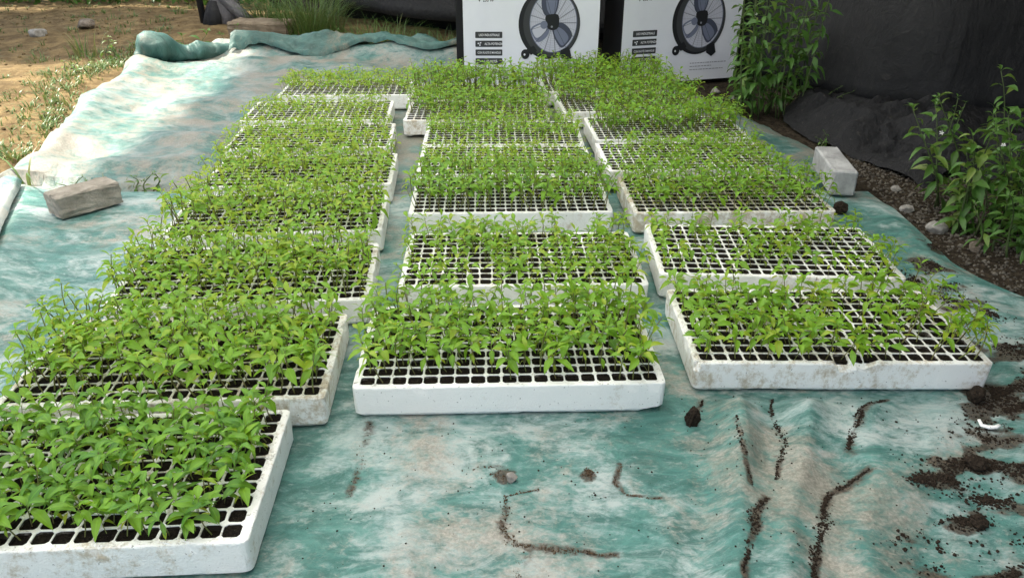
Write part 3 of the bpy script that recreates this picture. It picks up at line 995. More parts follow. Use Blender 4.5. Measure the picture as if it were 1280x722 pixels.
STEM_MESH = [tri_mesh('stem', v, f, [STEM], True) for _, v, f in STEMS]
ORD = ['front', 'second', 'third', 'fourth', 'fifth', 'sixth', 'seventh', 'eighth', 'ninth', 'back']
ORDX = ['end', 'second', 'third', 'fourth', 'fifth', 'sixth', 'seventh', 'eighth', 'ninth', 'tenth', 'eleventh', 'twelfth', 'thirteenth',
        'fourteenth', 'fifteenth', 'sixteenth', 'seventeenth', 'eighteenth', 'nineteenth']
bulkV = []; bulkF = []; bulkA = []; bulkVar = []; bulkM = []; nb = 0
n_single = 0
for key, t in TRAYS.items():
    rng = random.Random('seed' + key)
    h0, fill, ls, hue = t[3:7]
    M0 = tray_matrix[key]
    ph = rng.uniform(0, 50)
    for j in range(NY):
        for i in range(NX):
            fl = fill
            nz = float(vnoise(np.array([i * .33 + ph]), np.array([j * .4 + ph]), 3)[0])
            fl = fl + (1 - fl) * 0 + (nz * 1.1 if fill < .8 else nz * .35)
            if key == 'M1' and j == 0: fl = .55
            if key == 'M6' and i < 2 and j < 3: fl = .15
            if key == 'R4' and i < 3: fl = .35
            if key == 'R5' and i < 1: fl = .3
            if key in ('L1',) and i >= 18 and j < 8: fl = .7
            if rng.random() > fl: continue
            h = h0 * rng.uniform(.66, 1.16)
            if key == 'R1' and i > 13: h *= 1.22
            lsc = ls * rng.uniform(.82, 1.12)
            ex = (i / (NX - 1) - .5) * 2; ey = (j / (NY - 1) - .5) * 2
            lean_x = rng.gauss(0, .13) + .16 * ex ** 5 - .05
            lean_y = rng.gauss(0, .13) + .06 * ey ** 5
            if key == 'R1' and i > 14: lean_x += .16
            base = M0 @ Vector((MX + (i + .5) * CP + rng.uniform(-.004, .004), MY + (j + .5) * CP + rng.uniform(-.004, .004), TH - .006))
            M = Matrix.Translation(base) @ Matrix.Rotation(lean_x, 4, 'Y') @ Matrix.Rotation(-lean_y, 4, 'X') @ Matrix.Rotation(rng.uniform(0, 6.28), 4, 'Z')
            st, leaves = seedling_spec(rng, h, lsc, hue)
            if key in ('L1', 'L2') and in_frame(M @ Vector((0, 0, h))):
                n_single += 1
                e = bpy.data.objects.new('seedling', None); COL.objects.link(e)
                e.matrix_world = M; e.empty_display_size = .01
                right = NX - 1 - i
                e['label'] = ('%s seedling, %s row, %s cell from the right, in the %s tray'
                              % ('green', ORD[j], ORDX[right] if right else 'first',
                                 'nearest left' if key == 'L1' else 'second left'))
                e['category'] = 'seedling'
                e['group'] = 'seedlings in the nearest left tray' if key == 'L1' else 'seedlings in the second left tray'
                obj('stem', STEM_MESH[st], e, mat=Matrix.Scale(h, 4))
                for kd, idx, m, var in leaves:
                    obj('leaf', leaf_mesh(kd, idx, var), e, mat=m)
                continue
            sv, sf = STEMS[st][1], STEMS[st][2]
            MM = np.array(M)
            P = sv * h
            P = P @ MM[:3, :3].T + MM[:3, 3]
            bulkV.append(P); bulkF.append(sf + nb); bulkA.append(np.ones(len(P))); bulkVar.append(np.zeros(len(P))); bulkM.append(np.ones(len(sf), int)); nb += len(P)
            for kd, idx, m, var in leaves:
                V, F, A = (LEAVES if kd == 'l' else COTS)[idx]
                MM = np.array(M @ m)
                P = V @ MM[:3, :3].T + MM[:3, 3]
                bulkV.append(P); bulkF.append(F + nb); bulkA.append(A); bulkVar.append(np.full(len(P), var)); bulkM.append(np.zeros(len(F), int)); nb += len(P)
print('single seedlings', n_single)
bulk = tri_mesh('seedlings', np.concatenate(bulkV), np.concatenate(bulkF), [LEAF, STEM], True,
                np.concatenate(bulkVar), np.concatenate(bulkA), np.concatenate(bulkM))
so = obj('seedlings', bulk)
tag(so, 'dense green seedlings filling the trays beyond the two nearest left ones', kind='stuff')


# ------------------------------------------------------------------ printed cartons
def disc(cx, cz, rx, rz, y, n=56, a0=0, a1=2 * math.pi):
    V = [(cx, y, cz)] + [(cx + rx * math.cos(a0 + (a1 - a0) * k / n), y, cz + rz * math.sin(a0 + (a1 - a0) * k / n)) for k in range(n + 1)]
    return V, [(0, k + 1, k + 2) for k in range(n)]


def annulus(c0, r0, c1, r1, y, n=72):
    V = []; F = []
    for k in range(n):
        a = 2 * math.pi * k / n
        V.append((c0[0] + r0[0] * math.cos(a), y, c0[1] + r0[1] * math.sin(a)))
        V.append((c1[0] + r1[0] * math.cos(a), y, c1[1] + r1[1] * math.sin(a)))
    for k in range(n):
        a = 2 * k; b = 2 * ((k + 1) % n)
        F.append((a, b, b + 1, a + 1))
    return V, F


class Print:
    def __init__(self): self.V = []; self.F = []; self.M = []; self.mats = []
    def add(self, vf, mat):
        V, F = vf
        if mat not in self.mats: self.mats.append(mat)
        n = len(self.V); self.V += V; self.F += [tuple(i + n for i in f) for f in F]
        self.M += [self.mats.index(mat)] * len(F)
    def line(self, x0, z0, x1, z1, w, y, mat):
        d = Vector((x1 - x0, 0, z1 - z0)); p = Vector((-d.z, 0, d.x)).normalized() * w / 2
        a = Vector((x0, y, z0)); b = Vector((x1, y, z1))
        self.add(([tuple(a + p), tuple(b + p), tuple(b - p), tuple(a - p)], [(0, 1, 2, 3)]), mat)
    def poly(self, pts, y, mat):
        self.add(([(x, y, z) for x, z in pts], [tuple(range(len(pts)))]), mat)
    def mesh(self, name): return mesh(name, self.V, self.F, self.mats, False, self.M)


def smooth_poly(pts, sub=6):
    n = len(pts); out = []
    for i in range(n):
        p0, p1, p2, p3 = (Vector((*pts[(i + k - 1) % n], 0)) for k in range(4))
        for q in range(sub):
            t = q / sub
            v = .5 * ((2 * p1) + (p2 - p0) * t + (2 * p0 - 5 * p1 + 4 * p2 - p3) * t * t + (3 * p1 - p0 - 3 * p2 + p3) * t ** 3)
            out.append((v.x, v.y))
    return out


def fan_print():
    P = Print()
    cx, cz = .485, .345
    ic = (cx + .022, cz + .008); ir = (.130, .160)
    P.add(disc(ic[0], ic[1], ir[0] + .004, ir[1] + .004, -.0012), INK_LAV)
    for q in range(1, 13):                                   # grille wires
        f = q / 13
        P.add(annulus(ic, (ir[0] * f, ir[1] * f), ic, (ir[0] * f - .0009, ir[1] * f - .0009), -.0014), INK_GREY)
    for q in range(26):
        a = 2 * math.pi * q / 26 + .1
        P.line(ic[0] + .02 * math.cos(a), ic[1] + .02 * math.sin(a), ic[0] + ir[0] * math.cos(a + .12), ic[1] + ir[1] * math.sin(a + .12), .0016, -.0015, INK_GREY)
    blade = [(-.012, .02), (-.048, .05), (-.062, .10), (-.050, .150), (.0, .160), (.050, .148), (.048, .09), (.030, .045), (.012, .02)]
    for ang, sc, mt in ((R(2), 1.0, INK_SLATE_DK), (R(122), .86, INK_SLATE), (R(226), .98, INK_SLATE_DK)):
        pts = [(ic[0] - .012 + sc * (x * math.cos(ang) - z * math.sin(ang)) * .86, ic[1] + sc * (x * math.sin(ang) + z * math.cos(ang))) for x, z in smooth_poly(blade)]
        P.poly(pts, -.0018, mt)
        inner = [(ic[0] - .012 + sc * (x * math.cos(ang) - z * math.sin(ang)) * .86, ic[1] + sc * (x * math.sin(ang) + z * math.cos(ang)))
                 for x, z in smooth_poly([(x * .62 + .008, z * .80 + .022) for x, z in blade])]
        P.poly(inner, -.0020, INK_SLATE if mt is INK_SLATE_DK else INK_LAV)
    for q in range(13):
        a = 2 * math.pi * q / 13
        P.line(ic[0], ic[1], ic[0] + ir[0] * math.cos(a), ic[1] + ir[1] * math.sin(a), .0020, -.0022, INK_DARK)
    P.poly(smooth_poly([(ic[0] - .045, ic[1] + .03), (ic[0] - .01, ic[1] + .045), (ic[0] + .028, ic[1] + .038), (ic[0] + .03, ic[1] - .02), (ic[0] + .005, ic[1] - .04), (ic[0] - .03, ic[1] - .03)]), -.0024, INK_BLACK)
    P.add(disc(ic[0] - .052, ic[1] - .012, .020, .022, -.0025), INK_SLATE)
    P.add(disc(ic[0] - .008, ic[1] - .022, .006, .006, -.0026), INK_GREY)
    P.add(annulus((cx, cz), (.172, .190), ic, ir, -.0028), INK_BLACK)          # drum
    P.add(annulus((cx + .012, cz + .003), (.158, .181), ic, (ir[0] + .003, ir[1] + .003), -.0030), INK_DARK)
    P.add(annulus(ic, (ir[0] + .003, ir[1] + .003), ic, (ir[0] - .001, ir[1] - .001), -.0032), INK_SLATE)
    P.poly([(.352, .205), (.385, .178), (.420, .200), (.400, .230)], -.0033, INK_BLACK)
    P.add(disc(.352, .182, .024, .027, -.0035), INK_BLACK)
    P.add(disc(.348, .180, .005, .006, -.0037), INK_LIGHT)
    P.poly([(.553, .205), (.598, .224), (.618, .160), (.590, .138), (.553, .162)], -.0034, INK_BLACK)
    P.line(.598, .224, .617, .160, .003, -.0036, INK_DARK)
    return P.mesh('printed_fan')


def text_mesh(body, size, mat, sx=1.0):
    cu = bpy.data.curves.new('txt', 'FONT')
    cu.body = body; cu.size = size; cu.align_x = 'LEFT'; cu.align_y = 'CENTER'; cu.offset = size * .012
    cu.resolution_u = 3
    o = bpy.data.objects.new('txt', cu); COL.objects.link(o)
    dg = bpy.context.evaluated_depsgraph_get()
    me = bpy.data.meshes.new_from_object(o.evaluated_get(dg))
    bpy.data.objects.remove(o)
    me.name = 'lettering'
    me.materials.clear(); me.materials.append(mat)
    me.transform(Matrix.Rotation(R(90), 4, 'X') @ Matrix.Scale(sx, 4, (1, 0, 0)))
    return me


LAB = [('USO INDUSTRIALE', .020, .018), ('ALTA POTENZA', .052, .018), ('CON RUOTE E MANIGLIE', .012, .0165), ('3 VELOCITÀ', .048, .018)]
FAN = fan_print()
CW, CD, CH = .768, .25, .86


def plate(x0, z0, x1, z1, y, mat, r=.004):
    pts = []
    for (cx, cz, a0) in ((x1 - r, z1 - r, 0), (x0 + r, z1 - r, 90), (x0 + r, z0 + r, 180), (x1 - r, z0 + r, 270)):
        for q in range(4):
            a = R(a0 + 30 * q); pts.append((cx + r * math.cos(a), y, cz + r * math.sin(a)))
    return mesh('printed_plate', pts, [tuple(range(len(pts)))], [mat])


LABEL_PLATE = plate(0, 0, .152, .034, 0, INK_DARK)


def box_mesh(name, x0, x1, y0, y1, z0, z1, mats, bev=.003, seed=0, rough=0.0, seg=1):
    import bmesh
    bm = bmesh.new()
    bmesh.ops.create_cube(bm, size=1.0)
    for v in bm.verts:
        v.co = Vector((x0 if v.co.x < 0 else x1, y0 if v.co.y < 0 else y1, z0 if v.co.z < 0 else z1))
    if rough:
        bmesh.ops.subdivide_edges(bm, edges=bm.edges[:], cuts=6, use_grid_fill=True)
        rg = random.Random(seed)
        sharp = [e for e in bm.edges if e.is_manifold and e.calc_face_angle(0) > 1]
        bmesh.ops.bevel(bm, geom=sharp, offset=bev, segments=seg, affect='EDGES')
        for v in bm.verts:
            v.co += Vector((rg.uniform(-1, 1), rg.uniform(-1, 1), rg.uniform(-1, 1))) * rough
            if v.co.z < z0 + .002: v.co.z = z0
    elif bev:
        bmesh.ops.bevel(bm, geom=bm.edges[:], offset=bev, segments=2, affect='EDGES')
    me = bpy.data.meshes.new(name)
    bm.to_mesh(me); bm.free()
    for m in mats: me.materials.append(m)
    return me


CARTON_BODY = box_mesh('carton_body', 0, CW, 0, CD, 0, CH, [CARD_BLACK], .003)
CARTON_FRONT = box_mesh('carton_front', .004, CW - .004, -.0006, .004, .004, CH - .004, [CARD_WHITE], 0)


def carton(loc, rz, label):
    e = empty('carton', loc, rz)
    tag(e, label, 'carton', 'white fan cartons standing behind the trays')
    obj('body', CARTON_BODY, e)
    obj('front_panel', CARTON_FRONT, e)
    obj('printed_fan', FAN, e)
    for q, (txt, off, size) in enumerate(LAB):
        z = .270 - .048 * q
        pl = obj('printed_label', LABEL_PLATE, e, loc=(.070, -.0016, z))
        obj('lettering', text_mesh(txt, size, INK_LIGHT, .78 if q != 2 else .70), pl, loc=(off, -.0008, .016))
        if q in (1, 3):
            P = Print()
            if q == 1:
                for a in (0, 120, 240):
                    P.poly([(.024 + .011 * math.cos(R(a + d)) * f, .017 + .011 * math.sin(R(a + d)) * f) for d, f in ((0, .1), (20, 1), (50, 1.1), (80, .7))], 0, INK_LIGHT)
            else:
                P.poly([(.020, .026), (.026, .017), (.020, .008), (.030, .017)], 0, INK_LIGHT)
            obj('icon', P.mesh('icon'), pl, loc=(0, -.0009, 0))
    obj('lettering', text_mesh('230 W', .024, INK_DARK, .9), e, loc=(.115, -.0018, .470))
    P = Print(); P.poly([(.095, .478), (.100, .478), (.097, .471), (.102, .471), (.094, .458), (.096, .467), (.092, .467)], -.0018, INK_DARK)
    obj('icon', P.mesh('bolt'), e)
    P = Print(); rg = random.Random(3)
    for z, x1 in ((.104, .700), (.085, .600), (.066, .680)):      # illegible fine print
        x = .455
        while x < x1:
            w = rg.uniform(.006, .022); P.line(x, z, min(x + w, x1), z, .0045, -.0018, INK_GREY); x += w + .004
    obj('fine_print', P.mesh('fine_print'), e)
    return e


carton((-0.282, 4.50, -0.005), R(1.5), 'left white carton printed with a black drum fan')
carton((0.612, 4.525, -0.005), R(18.0), 'right white carton with drum fan print, turned beside the leafy weeds')
bc = obj('dark_carton', box_mesh('dark_carton', 0, .60, 0, .20, 0, .80, [CARD_BLACK], .004), loc=(-0.341, 4.82, -0.005), rot=(0, 0, R(2)))
tag(bc, 'black carton edge peeking out behind the left fan carton', 'carton')

# ------------------------------------------------------------------ blocks and slab
o = obj('concrete_block', box_mesh('block_tan', 0, .215, 0, .106, 0, .079, [CONC_TAN], .005, 3, .0026), loc=(-1.53, 2.435, 0.006), rot=(0, 0, R(50.5)))
tag(o, 'tan weathered concrete block weighing down the tarpaulin at left', 'block')
o = obj('concrete_block', box_mesh('block_grey', 0, .088, 0, .315, 0, .095, [CONC_GREY], .006, 4, .0008), loc=(1.180, 2.715, 0.002), rot=(0, 0, R(-7)))
tag(o, 'light grey concrete block at the right edge of the tarpaulin', 'block')
o = obj('stone_slab', box_mesh('slab', 0, .46, 0, .24, 0, .10, [SLAB], .012, 5, .004), loc=(-2.14, 6.02, 0.02), rot=(0, 0, R(-4)))
tag(o, 'weathered brown slab beside the long grass at the back', 'slab')


# ------------------------------------------------------------------ stones
def rock(seed, r, sq=.65, jit=.03):
    import bmesh
    bm = bmesh.new()
    bmesh.ops.create_icosphere(bm, subdivisions=3, radius=1)
    rg = random.Random(seed)
    ax = [Vector((rg.gauss(0, 1), rg.gauss(0, 1), rg.gauss(0, 1))).normalized() for _ in range(9)]
    cut = [rg.uniform(.55, .95) for _ in ax]
    for v in bm.verts:
        for a, c in zip(ax, cut):
            d = v.co.dot(a)
            if d > c: v.co -= a * (d - c)
        v.co *= r * rg.uniform(1 - jit, 1 + jit)
        v.co.z *= sq
    me = bpy.data.meshes.new('rock'); bm.to_mesh(me); bm.free()
    return me


def add_rock(name, seed, r, x, y, mat, label, cat, z=None, sq=.65):
    me = rock(seed, r, sq, .13 if 'clod' in name else .03); me.materials.append(mat)
    if z is None: z = float(ground_z(np.array([x]), np.array([y]))[0]) + r * sq * .55
    o = obj(name, me, loc=(x, y, z), rot=(0, 0, seed * 1.7))
    tag(o, label, cat)


def tz(x, y): return float(tarp_front_z(np.array([x]), np.array([y]))[0])


add_rock('stone', 1, .065, -3.60, 6.08, STONE, 'pale round stone lying on the shaded earth at upper left', 'stone')
add_rock('stone', 2, .075, -3.36, 6.36, STONE_DK, 'brown stone on the earth right of the pale round stone', 'stone')
add_rock('stone', 3, .036, 1.45, 2.44, STONE, 'largest pale stone beside the tarpaulin edge at right', 'stone')
add_rock('stone', 4, .026, 1.435, 2.63, STONE, 'pale stone between the grey block and the largest right stone', 'stone')
add_rock('stone', 5, .022, 1.50, 2.86, STONE, 'small pale stone just right of the grey block', 'stone')
add_rock('stone', 6, .028, 1.49, 2.27, STONE_DK, 'brown stone under the weeds at the right tarpaulin edge', 'stone')
add_rock('stone', 7, .032, 1.16, 4.46, STONE, 'grey stone at the foot of the right carton', 'stone')
add_rock('stone', 8, .030, 1.24, 4.34, STONE, 'pale stone between the right carton and the leafy weeds', 'stone')
add_rock('pebble', 9, .013, 0.0, 1.148, STONE, 'tiny pale pebble among crumbs before the middle front tray', 'pebble', tz(0, 1.148) + .006)
add_rock('soil_clod', 11, .017, .385, 1.335, CRUMB, 'upright dark soil plug lying left of the right front tray', 'clod', tz(.385, 1.335) + .018, 1.5)
add_rock('soil_clod', 12, .023, 1.035, 1.425, CRUMB, 'round dark soil lump against the right front tray corner', 'clod', tz(1.035, 1.425) + .016, .9)
add_rock('soil_clod', 13, .030, 1.16, 2.55, CRUMB, 'dark soil lump in front of the grey block', 'clod', tz(1.16, 2.55) + .018, .8)
add_rock('soil_clod', 14, .022, .915, 1.195, CRUMB, 'largest dark lump in the spilled soil at lower right', 'clod', tz(.915, 1.195) + .012, .6)
add_rock('soil_clod', 15, .016, .84, 1.04, CRUMB, 'small dark lump left of the spilled soil at bottom right', 'clod', tz(.84, 1.04) + .008, .7)

# polystyrene shard and withered leaf on the foreground tarpaulin
V, F = tube([(-.018, .010, .012), (-.016, .0, .004), (-.004, -.006, .003), (.010, -.006, .004), (.020, -.002, .006)], [.004, .006, .006, .006, .004], 6, .6, 2, .3)
o = obj('polystyrene_shard', mesh('shard', V, F, [EPS], True), loc=(1.01, 1.32, tz(1.01, 1.32) + .004))
tag(o, 'small curved white polystyrene shard on the spilled soil', 'shard')

# ------------------------------------------------------------------ loose soil crumbs (uncountable)
ICO_V = []
_ph = (1 + 5 ** .5) / 2
for a in (-1, 1):
    for b in (-_ph, _ph):
        ICO_V += [(0, a, b), (a, b, 0), (b, 0, a)]
ICO_V = np.array(ICO_V) / math.sqrt(1 + _ph ** 2)
def _ico_faces():
    F = []
    n = len(ICO_V)
    d0 = 1.0515
    for i in range(n):
        for j in range(i + 1, n):
            for k in range(j + 1, n):
                if all(abs(np.linalg.norm(ICO_V[p] - ICO_V[q]) - d0) < .02 for p, q in ((i, j), (j, k), (i, k))):
                    nn = np.cross(ICO_V[j] - ICO_V[i], ICO_V[k] - ICO_V[i])
                    F.append((i, j, k) if nn.dot(ICO_V[i]) > 0 else (i, k, j))
    return np.array(F)
ICO_F = _ico_faces()


def crumbs(name, pts, rads, zf, mats, seed, label):
    rg = np.random.default_rng(seed)
    pts = np.asarray(pts); rads = np.asarray(rads)
    z = zf(pts[:, 0], pts[:, 1])
    n = len(pts)
    V = ICO_V[None] * rads[:, None, None] * rg.uniform(.65, 1.3, (n, 12, 1)) * np.array([1, 1, .75])
    V = V + np.stack([pts[:, 0], pts[:, 1], z + rads * .35], 1)[:, None, :]
    F = ICO_F[None] + (np.arange(n) * 12)[:, None, None]
    o = obj(name, tri_mesh(name, V.reshape(-1, 3), F.reshape(-1, 3), mats, False))
    tag(o, label, kind='stuff')
    return o


rg = np.random.default_rng(8)
P = []; Q = []
def line_crumbs(pts, n, w, r0=.0008, r1=.0036):
    pts = np.array(pts, float)
    L = np.concatenate([[0], np.cumsum(np.hypot(*np.diff(pts, axis=0).T))])
    u = rg.uniform(0, L[-1], n)
    ww = w * (.35 + 1.1 * np.abs(vnoise(u * 22 + pts[0, 0] * 50, u * 0 + 1.7, 4)) * 2)
    gap = vnoise(u * 35 + pts[0, 0] * 9, u * 0 + 4.1, 14) > -.22 - .25 * rg.random(n)
    ww = ww * (.35 + .65 * np.sin(np.pi * np.clip(u / L[-1], .04, .96)))
    x = np.interp(u, L, pts[:, 0]) + rg.normal(0, 1, n) * ww + .012 * vnoise(u * 14, u * 0, 9)
    y = np.interp(u, L, pts[:, 1]) + rg.normal(0, 1, n) * ww * .6
    P.extend(zip(x[gap], y[gap])); Q.extend((rg.uniform(r0, r1, n) * rg.uniform(.3, 1, n) ** 1.6)[gap])
def blob_crumbs(x, y, rx, ry, n, r0=.0010, r1=.0048):
    n = int(n * 3.0)
    a = rg.uniform(0, 6.28, n); q = np.abs(rg.normal(0, .5, n))
    xx = x + rx * q * np.cos(a) * 1.25; yy = y + ry * q * np.sin(a) * 1.25
    k = fbm(xx * 16, yy * 26, 47, 3) * 1.3 > rg.uniform(-.25, .35, n)
    P.extend(zip(xx[k], yy[k])); Q.extend((rg.uniform(r0, r1, n) * rg.uniform(.3, 1, n) ** 1.6)[k])
line_crumbs([(.59, 1.43), (.55, 1.33), (.55, 1.27), (.53, 1.21), (.51, 1.14)], 620, .0055)
line_crumbs([(.75, 1.35), (.70, 1.27), (.68, 1.23)], 560, .009)
line_crumbs([(.83, 1.42), (.77, 1.37), (.73, 1.34)], 280, .006)
line_crumbs([(.69, 1.16), (.60, 1.11), (.56, 1.05), (.52, .97), (.49, .90), (.47, .84)], 1300, .0075)
line_crumbs([(.47, 1.08), (.42, 1.03), (.39, .95), (.37, .88)], 480, .0065)
line_crumbs([(.47, 1.31), (.46, 1.2), (.45, 1.11)], 170, .0038)
line_crumbs([(.42, 1.42), (.39, 1.33)], 150, .0045)
for bx, by, rx, ry, n in ((1.12, 1.46, .11, .06, 1100), (1.15, 1.37, .12, .07, 1100), (1.02, 1.29, .12, .05, 650), (.93, 1.20, .09, .035, 700), (1.0, 1.17, .08, .03, 420),
                          (.84, 1.15, .05, .025, 260), (.78, 1.14, .03, .015, 130), (.90, 1.10, .07, .02, 200), (.82, 1.05, .05, .02, 200), (.70, .99, .035, .04, 300),
                          (.73, .96, .05, .025, 250), (.66, 1.0, .02, .03, 150), (.84, .93, .06, .03, 260), (1.04, 1.05, .10, .06, 350), (.9, .98, .08, .05, 200),
                          (1.34, 2.25, .03, .05, 120), (1.28, 2.12, .045, .045, 330), (1.25, 1.98, .03, .07, 420), (1.23, 1.9, .05, .04, 200), (1.29, 1.80, .05, .04, 160),
                          (1.24, 1.62, .06, .06, 350), (1.18, 2.0, .03, .06, 160), (1.18, 1.74, .05, .05, 120), (.17, 1.085, .020, .014, 190)):
    blob_crumbs(bx, by, rx, ry, n)
xs = rg.uniform(-.4, 1.25, 420); ys = rg.uniform(.85, 1.45, 420)
P.extend(zip(xs, ys)); Q.extend(rg.uniform(.0007, .0022, 420))
P = np.array(P); Q = np.array(Q)
_wx, _wy = warp(P[:, 0], P[:, 1]); P = P + np.stack([_wx, _wy], 1)
keep = tray_mask(P[:, 0], P[:, 1], .02) > .5
crumbs('spilled_soil', P[keep], Q[keep], tarp_front_z, [CRUMB], 1, 'dark potting soil spilled in creases and heaps on the tarpaulin')
P = []; Q = []
line_crumbs([(.05, 1.12), (-.01, 1.11), (-.01, 1.05), (-.02, 1.02), (.0, .97), (.08, .96), (.18, .97)], 700, .0055, .0007, .0026)
line_crumbs([(.22, 1.19), (.20, 1.13), (.22, 1.10), (.28, 1.10)], 200, .004, .0007, .0022)
line_crumbs([(-.30, 1.33), (-.29, 1.2), (-.3, 1.1)], 140, .007, .0007, .0022)
blob_crumbs(-.06, 1.18, .022, .012, 160, .0007, .0028); blob_crumbs(-.04, 1.16, .03, .02, 90, .0007, .0026)
blob_crumbs(.15, 1.17, .014, .022, 160, .0007, .0026); blob_crumbs(.02, .90, .01, .03, 80, .0007, .0024)
P = np.array(P); Q = np.array(Q)
_wx, _wy = warp(P[:, 0], P[:, 1]); P = P + np.stack([_wx, _wy], 1)
crumbs('brown_crumbs', P, Q, tarp_front_z, [DRYCRUMB], 2, 'brown dry soil crumbs trailing across the foreground tarpaulin')

# gravel along the right edge and by the carton
n = 4200
gxp = rg.uniform(1.40, 1.95, n); gyp = rg.uniform(1.7, 3.3, n)
n2 = 700
gx2 = rg.uniform(.95, 1.55, n2); gy2 = rg.uniform(4.1, 4.75, n2)
GX = np.concatenate([gxp, gx2]); GY = np.concatenate([gyp, gy2])
keep = (GX > np.array(front_r(GY)) + .015) & ~((GY > 4.40) & (GY - 4.47 - (GX - .62) * .325 > -.03)) & (tray_mask(GX, GY, .03) > .9)
keep &= (GX > np.array(back_r(GY)) + .01)
GX, GY = GX[keep], GY[keep]
crumbs('gravel', np.stack([GX, GY], 1), rg.uniform(.002, .008, len(GX)) * rg.uniform(.5, 1.2, len(GX)), ground_z, [RUBBLE], 5, 'brown gravel and litter between the tarpaulin and the right screen')


# ------------------------------------------------------------------ weeds, grass, sprouts
WL = []
_wl = {}
def weed_leaf(i, var, mat):
    q = round(var * 8) / 8
    if (i, q, mat.name) not in _wl:
        V, F, A = LEAVES[i]
        V = V * np.array([1, .85, 1])
        _wl[(i, q, mat.name)] = tri_mesh('leaf', V, F, [mat], True, np.full(len(V), q), A)
    return _wl[(i, q, mat.name)]


def weed(name, label, cat, base, stems, leaf_len, step, seed, hue=.35, mat=WEED, group=None, flowers=0):
    """stems: (dx, dy, height, lean azimuth, lean amount); opposite leaf pairs up each stem"""
    rg = random.Random(seed)
    bz = float(ground_z(np.array([base[0]]), np.array([base[1]]))[0])
    e = empty(name, (base[0], base[1], bz))
    tag(e, label, cat, group)
    for dx, dy, h, az, ln in stems:
        wob = rg.uniform(0, 6)
        def f(t):
            return Vector((dx + math.cos(az) * ln * h * t ** 1.6 + .012 * math.sin(t * 5 + wob), dy + math.sin(az) * ln * h * t ** 1.6 + .012 * math.cos(t * 4 + wob),
                           h * t * (1 - .15 * ln * t)))
        V, F = tube([f(k / 8) for k in range(9)], [.0042 * (1 - .7 * k / 8) for k in range(9)], 5)
        obj('stem', mesh('stem', V, F, [WSTEM], True), e)
        t = .10 + rg.uniform(0, .06); a = rg.uniform(0, 6.28)
        while t < 1.0:
            for q in range(2):
                if rg.random() < .10: continue
                L = leaf_len * rg.uniform(.7, 1.2) * (1 - .55 * t ** 3)
                m = (Matrix.Translation(f(t)) @ Matrix.Rotation(a + q * math.pi + rg.uniform(-.4, .4), 4, 'Z')
                     @ Matrix.Rotation(rg.uniform(-.35, .75) - .5 * t ** 3, 4, 'Y') @ Matrix.Rotation(rg.uniform(-.4, .4), 4, 'X') @ Matrix.Scale(L, 4))
                obj('leaf', weed_leaf(rg.randrange(10), min(.95, max(0, hue + rg.gauss(0, .16) + .2 * t)), mat), e, mat=m)
            a += math.pi / 2 + rg.uniform(-.3, .3)
            t += step / h * rg.uniform(.7, 1.3)
        for q in range(3):
            L = leaf_len * rg.uniform(.3, .5)
            m = Matrix.Translation(f(1.0)) @ Matrix.Rotation(q * 2.1 + a, 4, 'Z') @ Matrix.Rotation(-.7, 4, 'Y') @ Matrix.Scale(L, 4)
            obj('leaf', weed_leaf(rg.randrange(10), min(.9, hue + .25), mat), e, mat=m)
    for q in range(flowers):
        dx, dy, h, az, ln = rg.choice(stems)
        V = []; F = []
        for k in range(5):
            a = k * 1.2566
            V += [(0, 0, 0), (.006 * math.cos(a - .4), .006 * math.sin(a - .4), .002), (.009 * math.cos(a), .009 * math.sin(a), .001), (.006 * math.cos(a + .4), .006 * math.sin(a + .4), .002)]
            F.append((k * 4, k * 4 + 1, k * 4 + 2, k * 4 + 3))
        obj('flower', mesh('flower', V, F, [FLOWER]), e, loc=(dx + rg.uniform(-.05, .05) + math.cos(az) * ln * h * .6, dy - .05, h * rg.uniform(.55, .95)), rot=(R(55), 0, rg.uniform(-1, 1)))
    return e


rg2 = random.Random(21)
st = []
for k in range(22):
    dx = rg2.uniform(-.20, .20); dy = rg2.uniform(-.12, .12)
    st.append((dx, dy, rg2.uniform(.48, .80), math.atan2(dy, dx), rg2.uniform(0, .14)))
weed('leafy_weed', 'tall dense green weed clump between the right carton and the dark screen', 'weed', (1.345, 4.00), st, .092, .046, 31, .40, flowers=3)
st = []
for k in range(13):
    dx = rg2.uniform(-.18, .16); dy = rg2.uniform(-.18, .20)
    st.append((dx, dy, rg2.uniform(.22, .42), rg2.uniform(1.8, 4.4), rg2.uniform(.1, .45)))
weed('leafy_weed', 'bright green weed sprawling over the gravel at the right edge', 'weed', (1.68, 2.50), st, .092, .030, 32, .56, flowers=2)
st = []
for k in range(13):
    dx = rg2.uniform(-.14, .18); dy = rg2.uniform(-.14, .18)
    st.append((dx, dy, rg2.uniform(.16, .34), rg2.uniform(2.2, 4.2), rg2.uniform(.1, .5)))
weed('leafy_weed', 'leafy weed crowding the right picture edge beside the tarpaulin', 'weed', (1.66, 2.14), st, .080, .032, 33, .48)
st = []
for k in range(16):
    dx = rg2.uniform(-.12, .25); dy = rg2.uniform(-.25, .25)
    st.append((dx, dy, rg2.uniform(.10, .24), rg2.uniform(0, 6.28), rg2.uniform(.2, .7)))
weed('leafy_weed', 'thick low undergrowth between the two right edge weeds', 'weed', (1.60, 2.34), st, .066, .026, 38, .46)
weed('leafy_weed', 'tall upright weed at the right picture edge before the dark screen', 'weed', (1.93, 2.78),
     [(-.02, 0, .62, 3.6, .10), (.05, .04, .55, .6, .1), (-.08, .0, .46, 2.8, .25), (.1, -.05, .50, .3, .15), (-.12, -.06, .34, 3.0, .3), (.0, -.1, .42, 4.0, .2)], .095, .040, 34, .55, flowers=2)
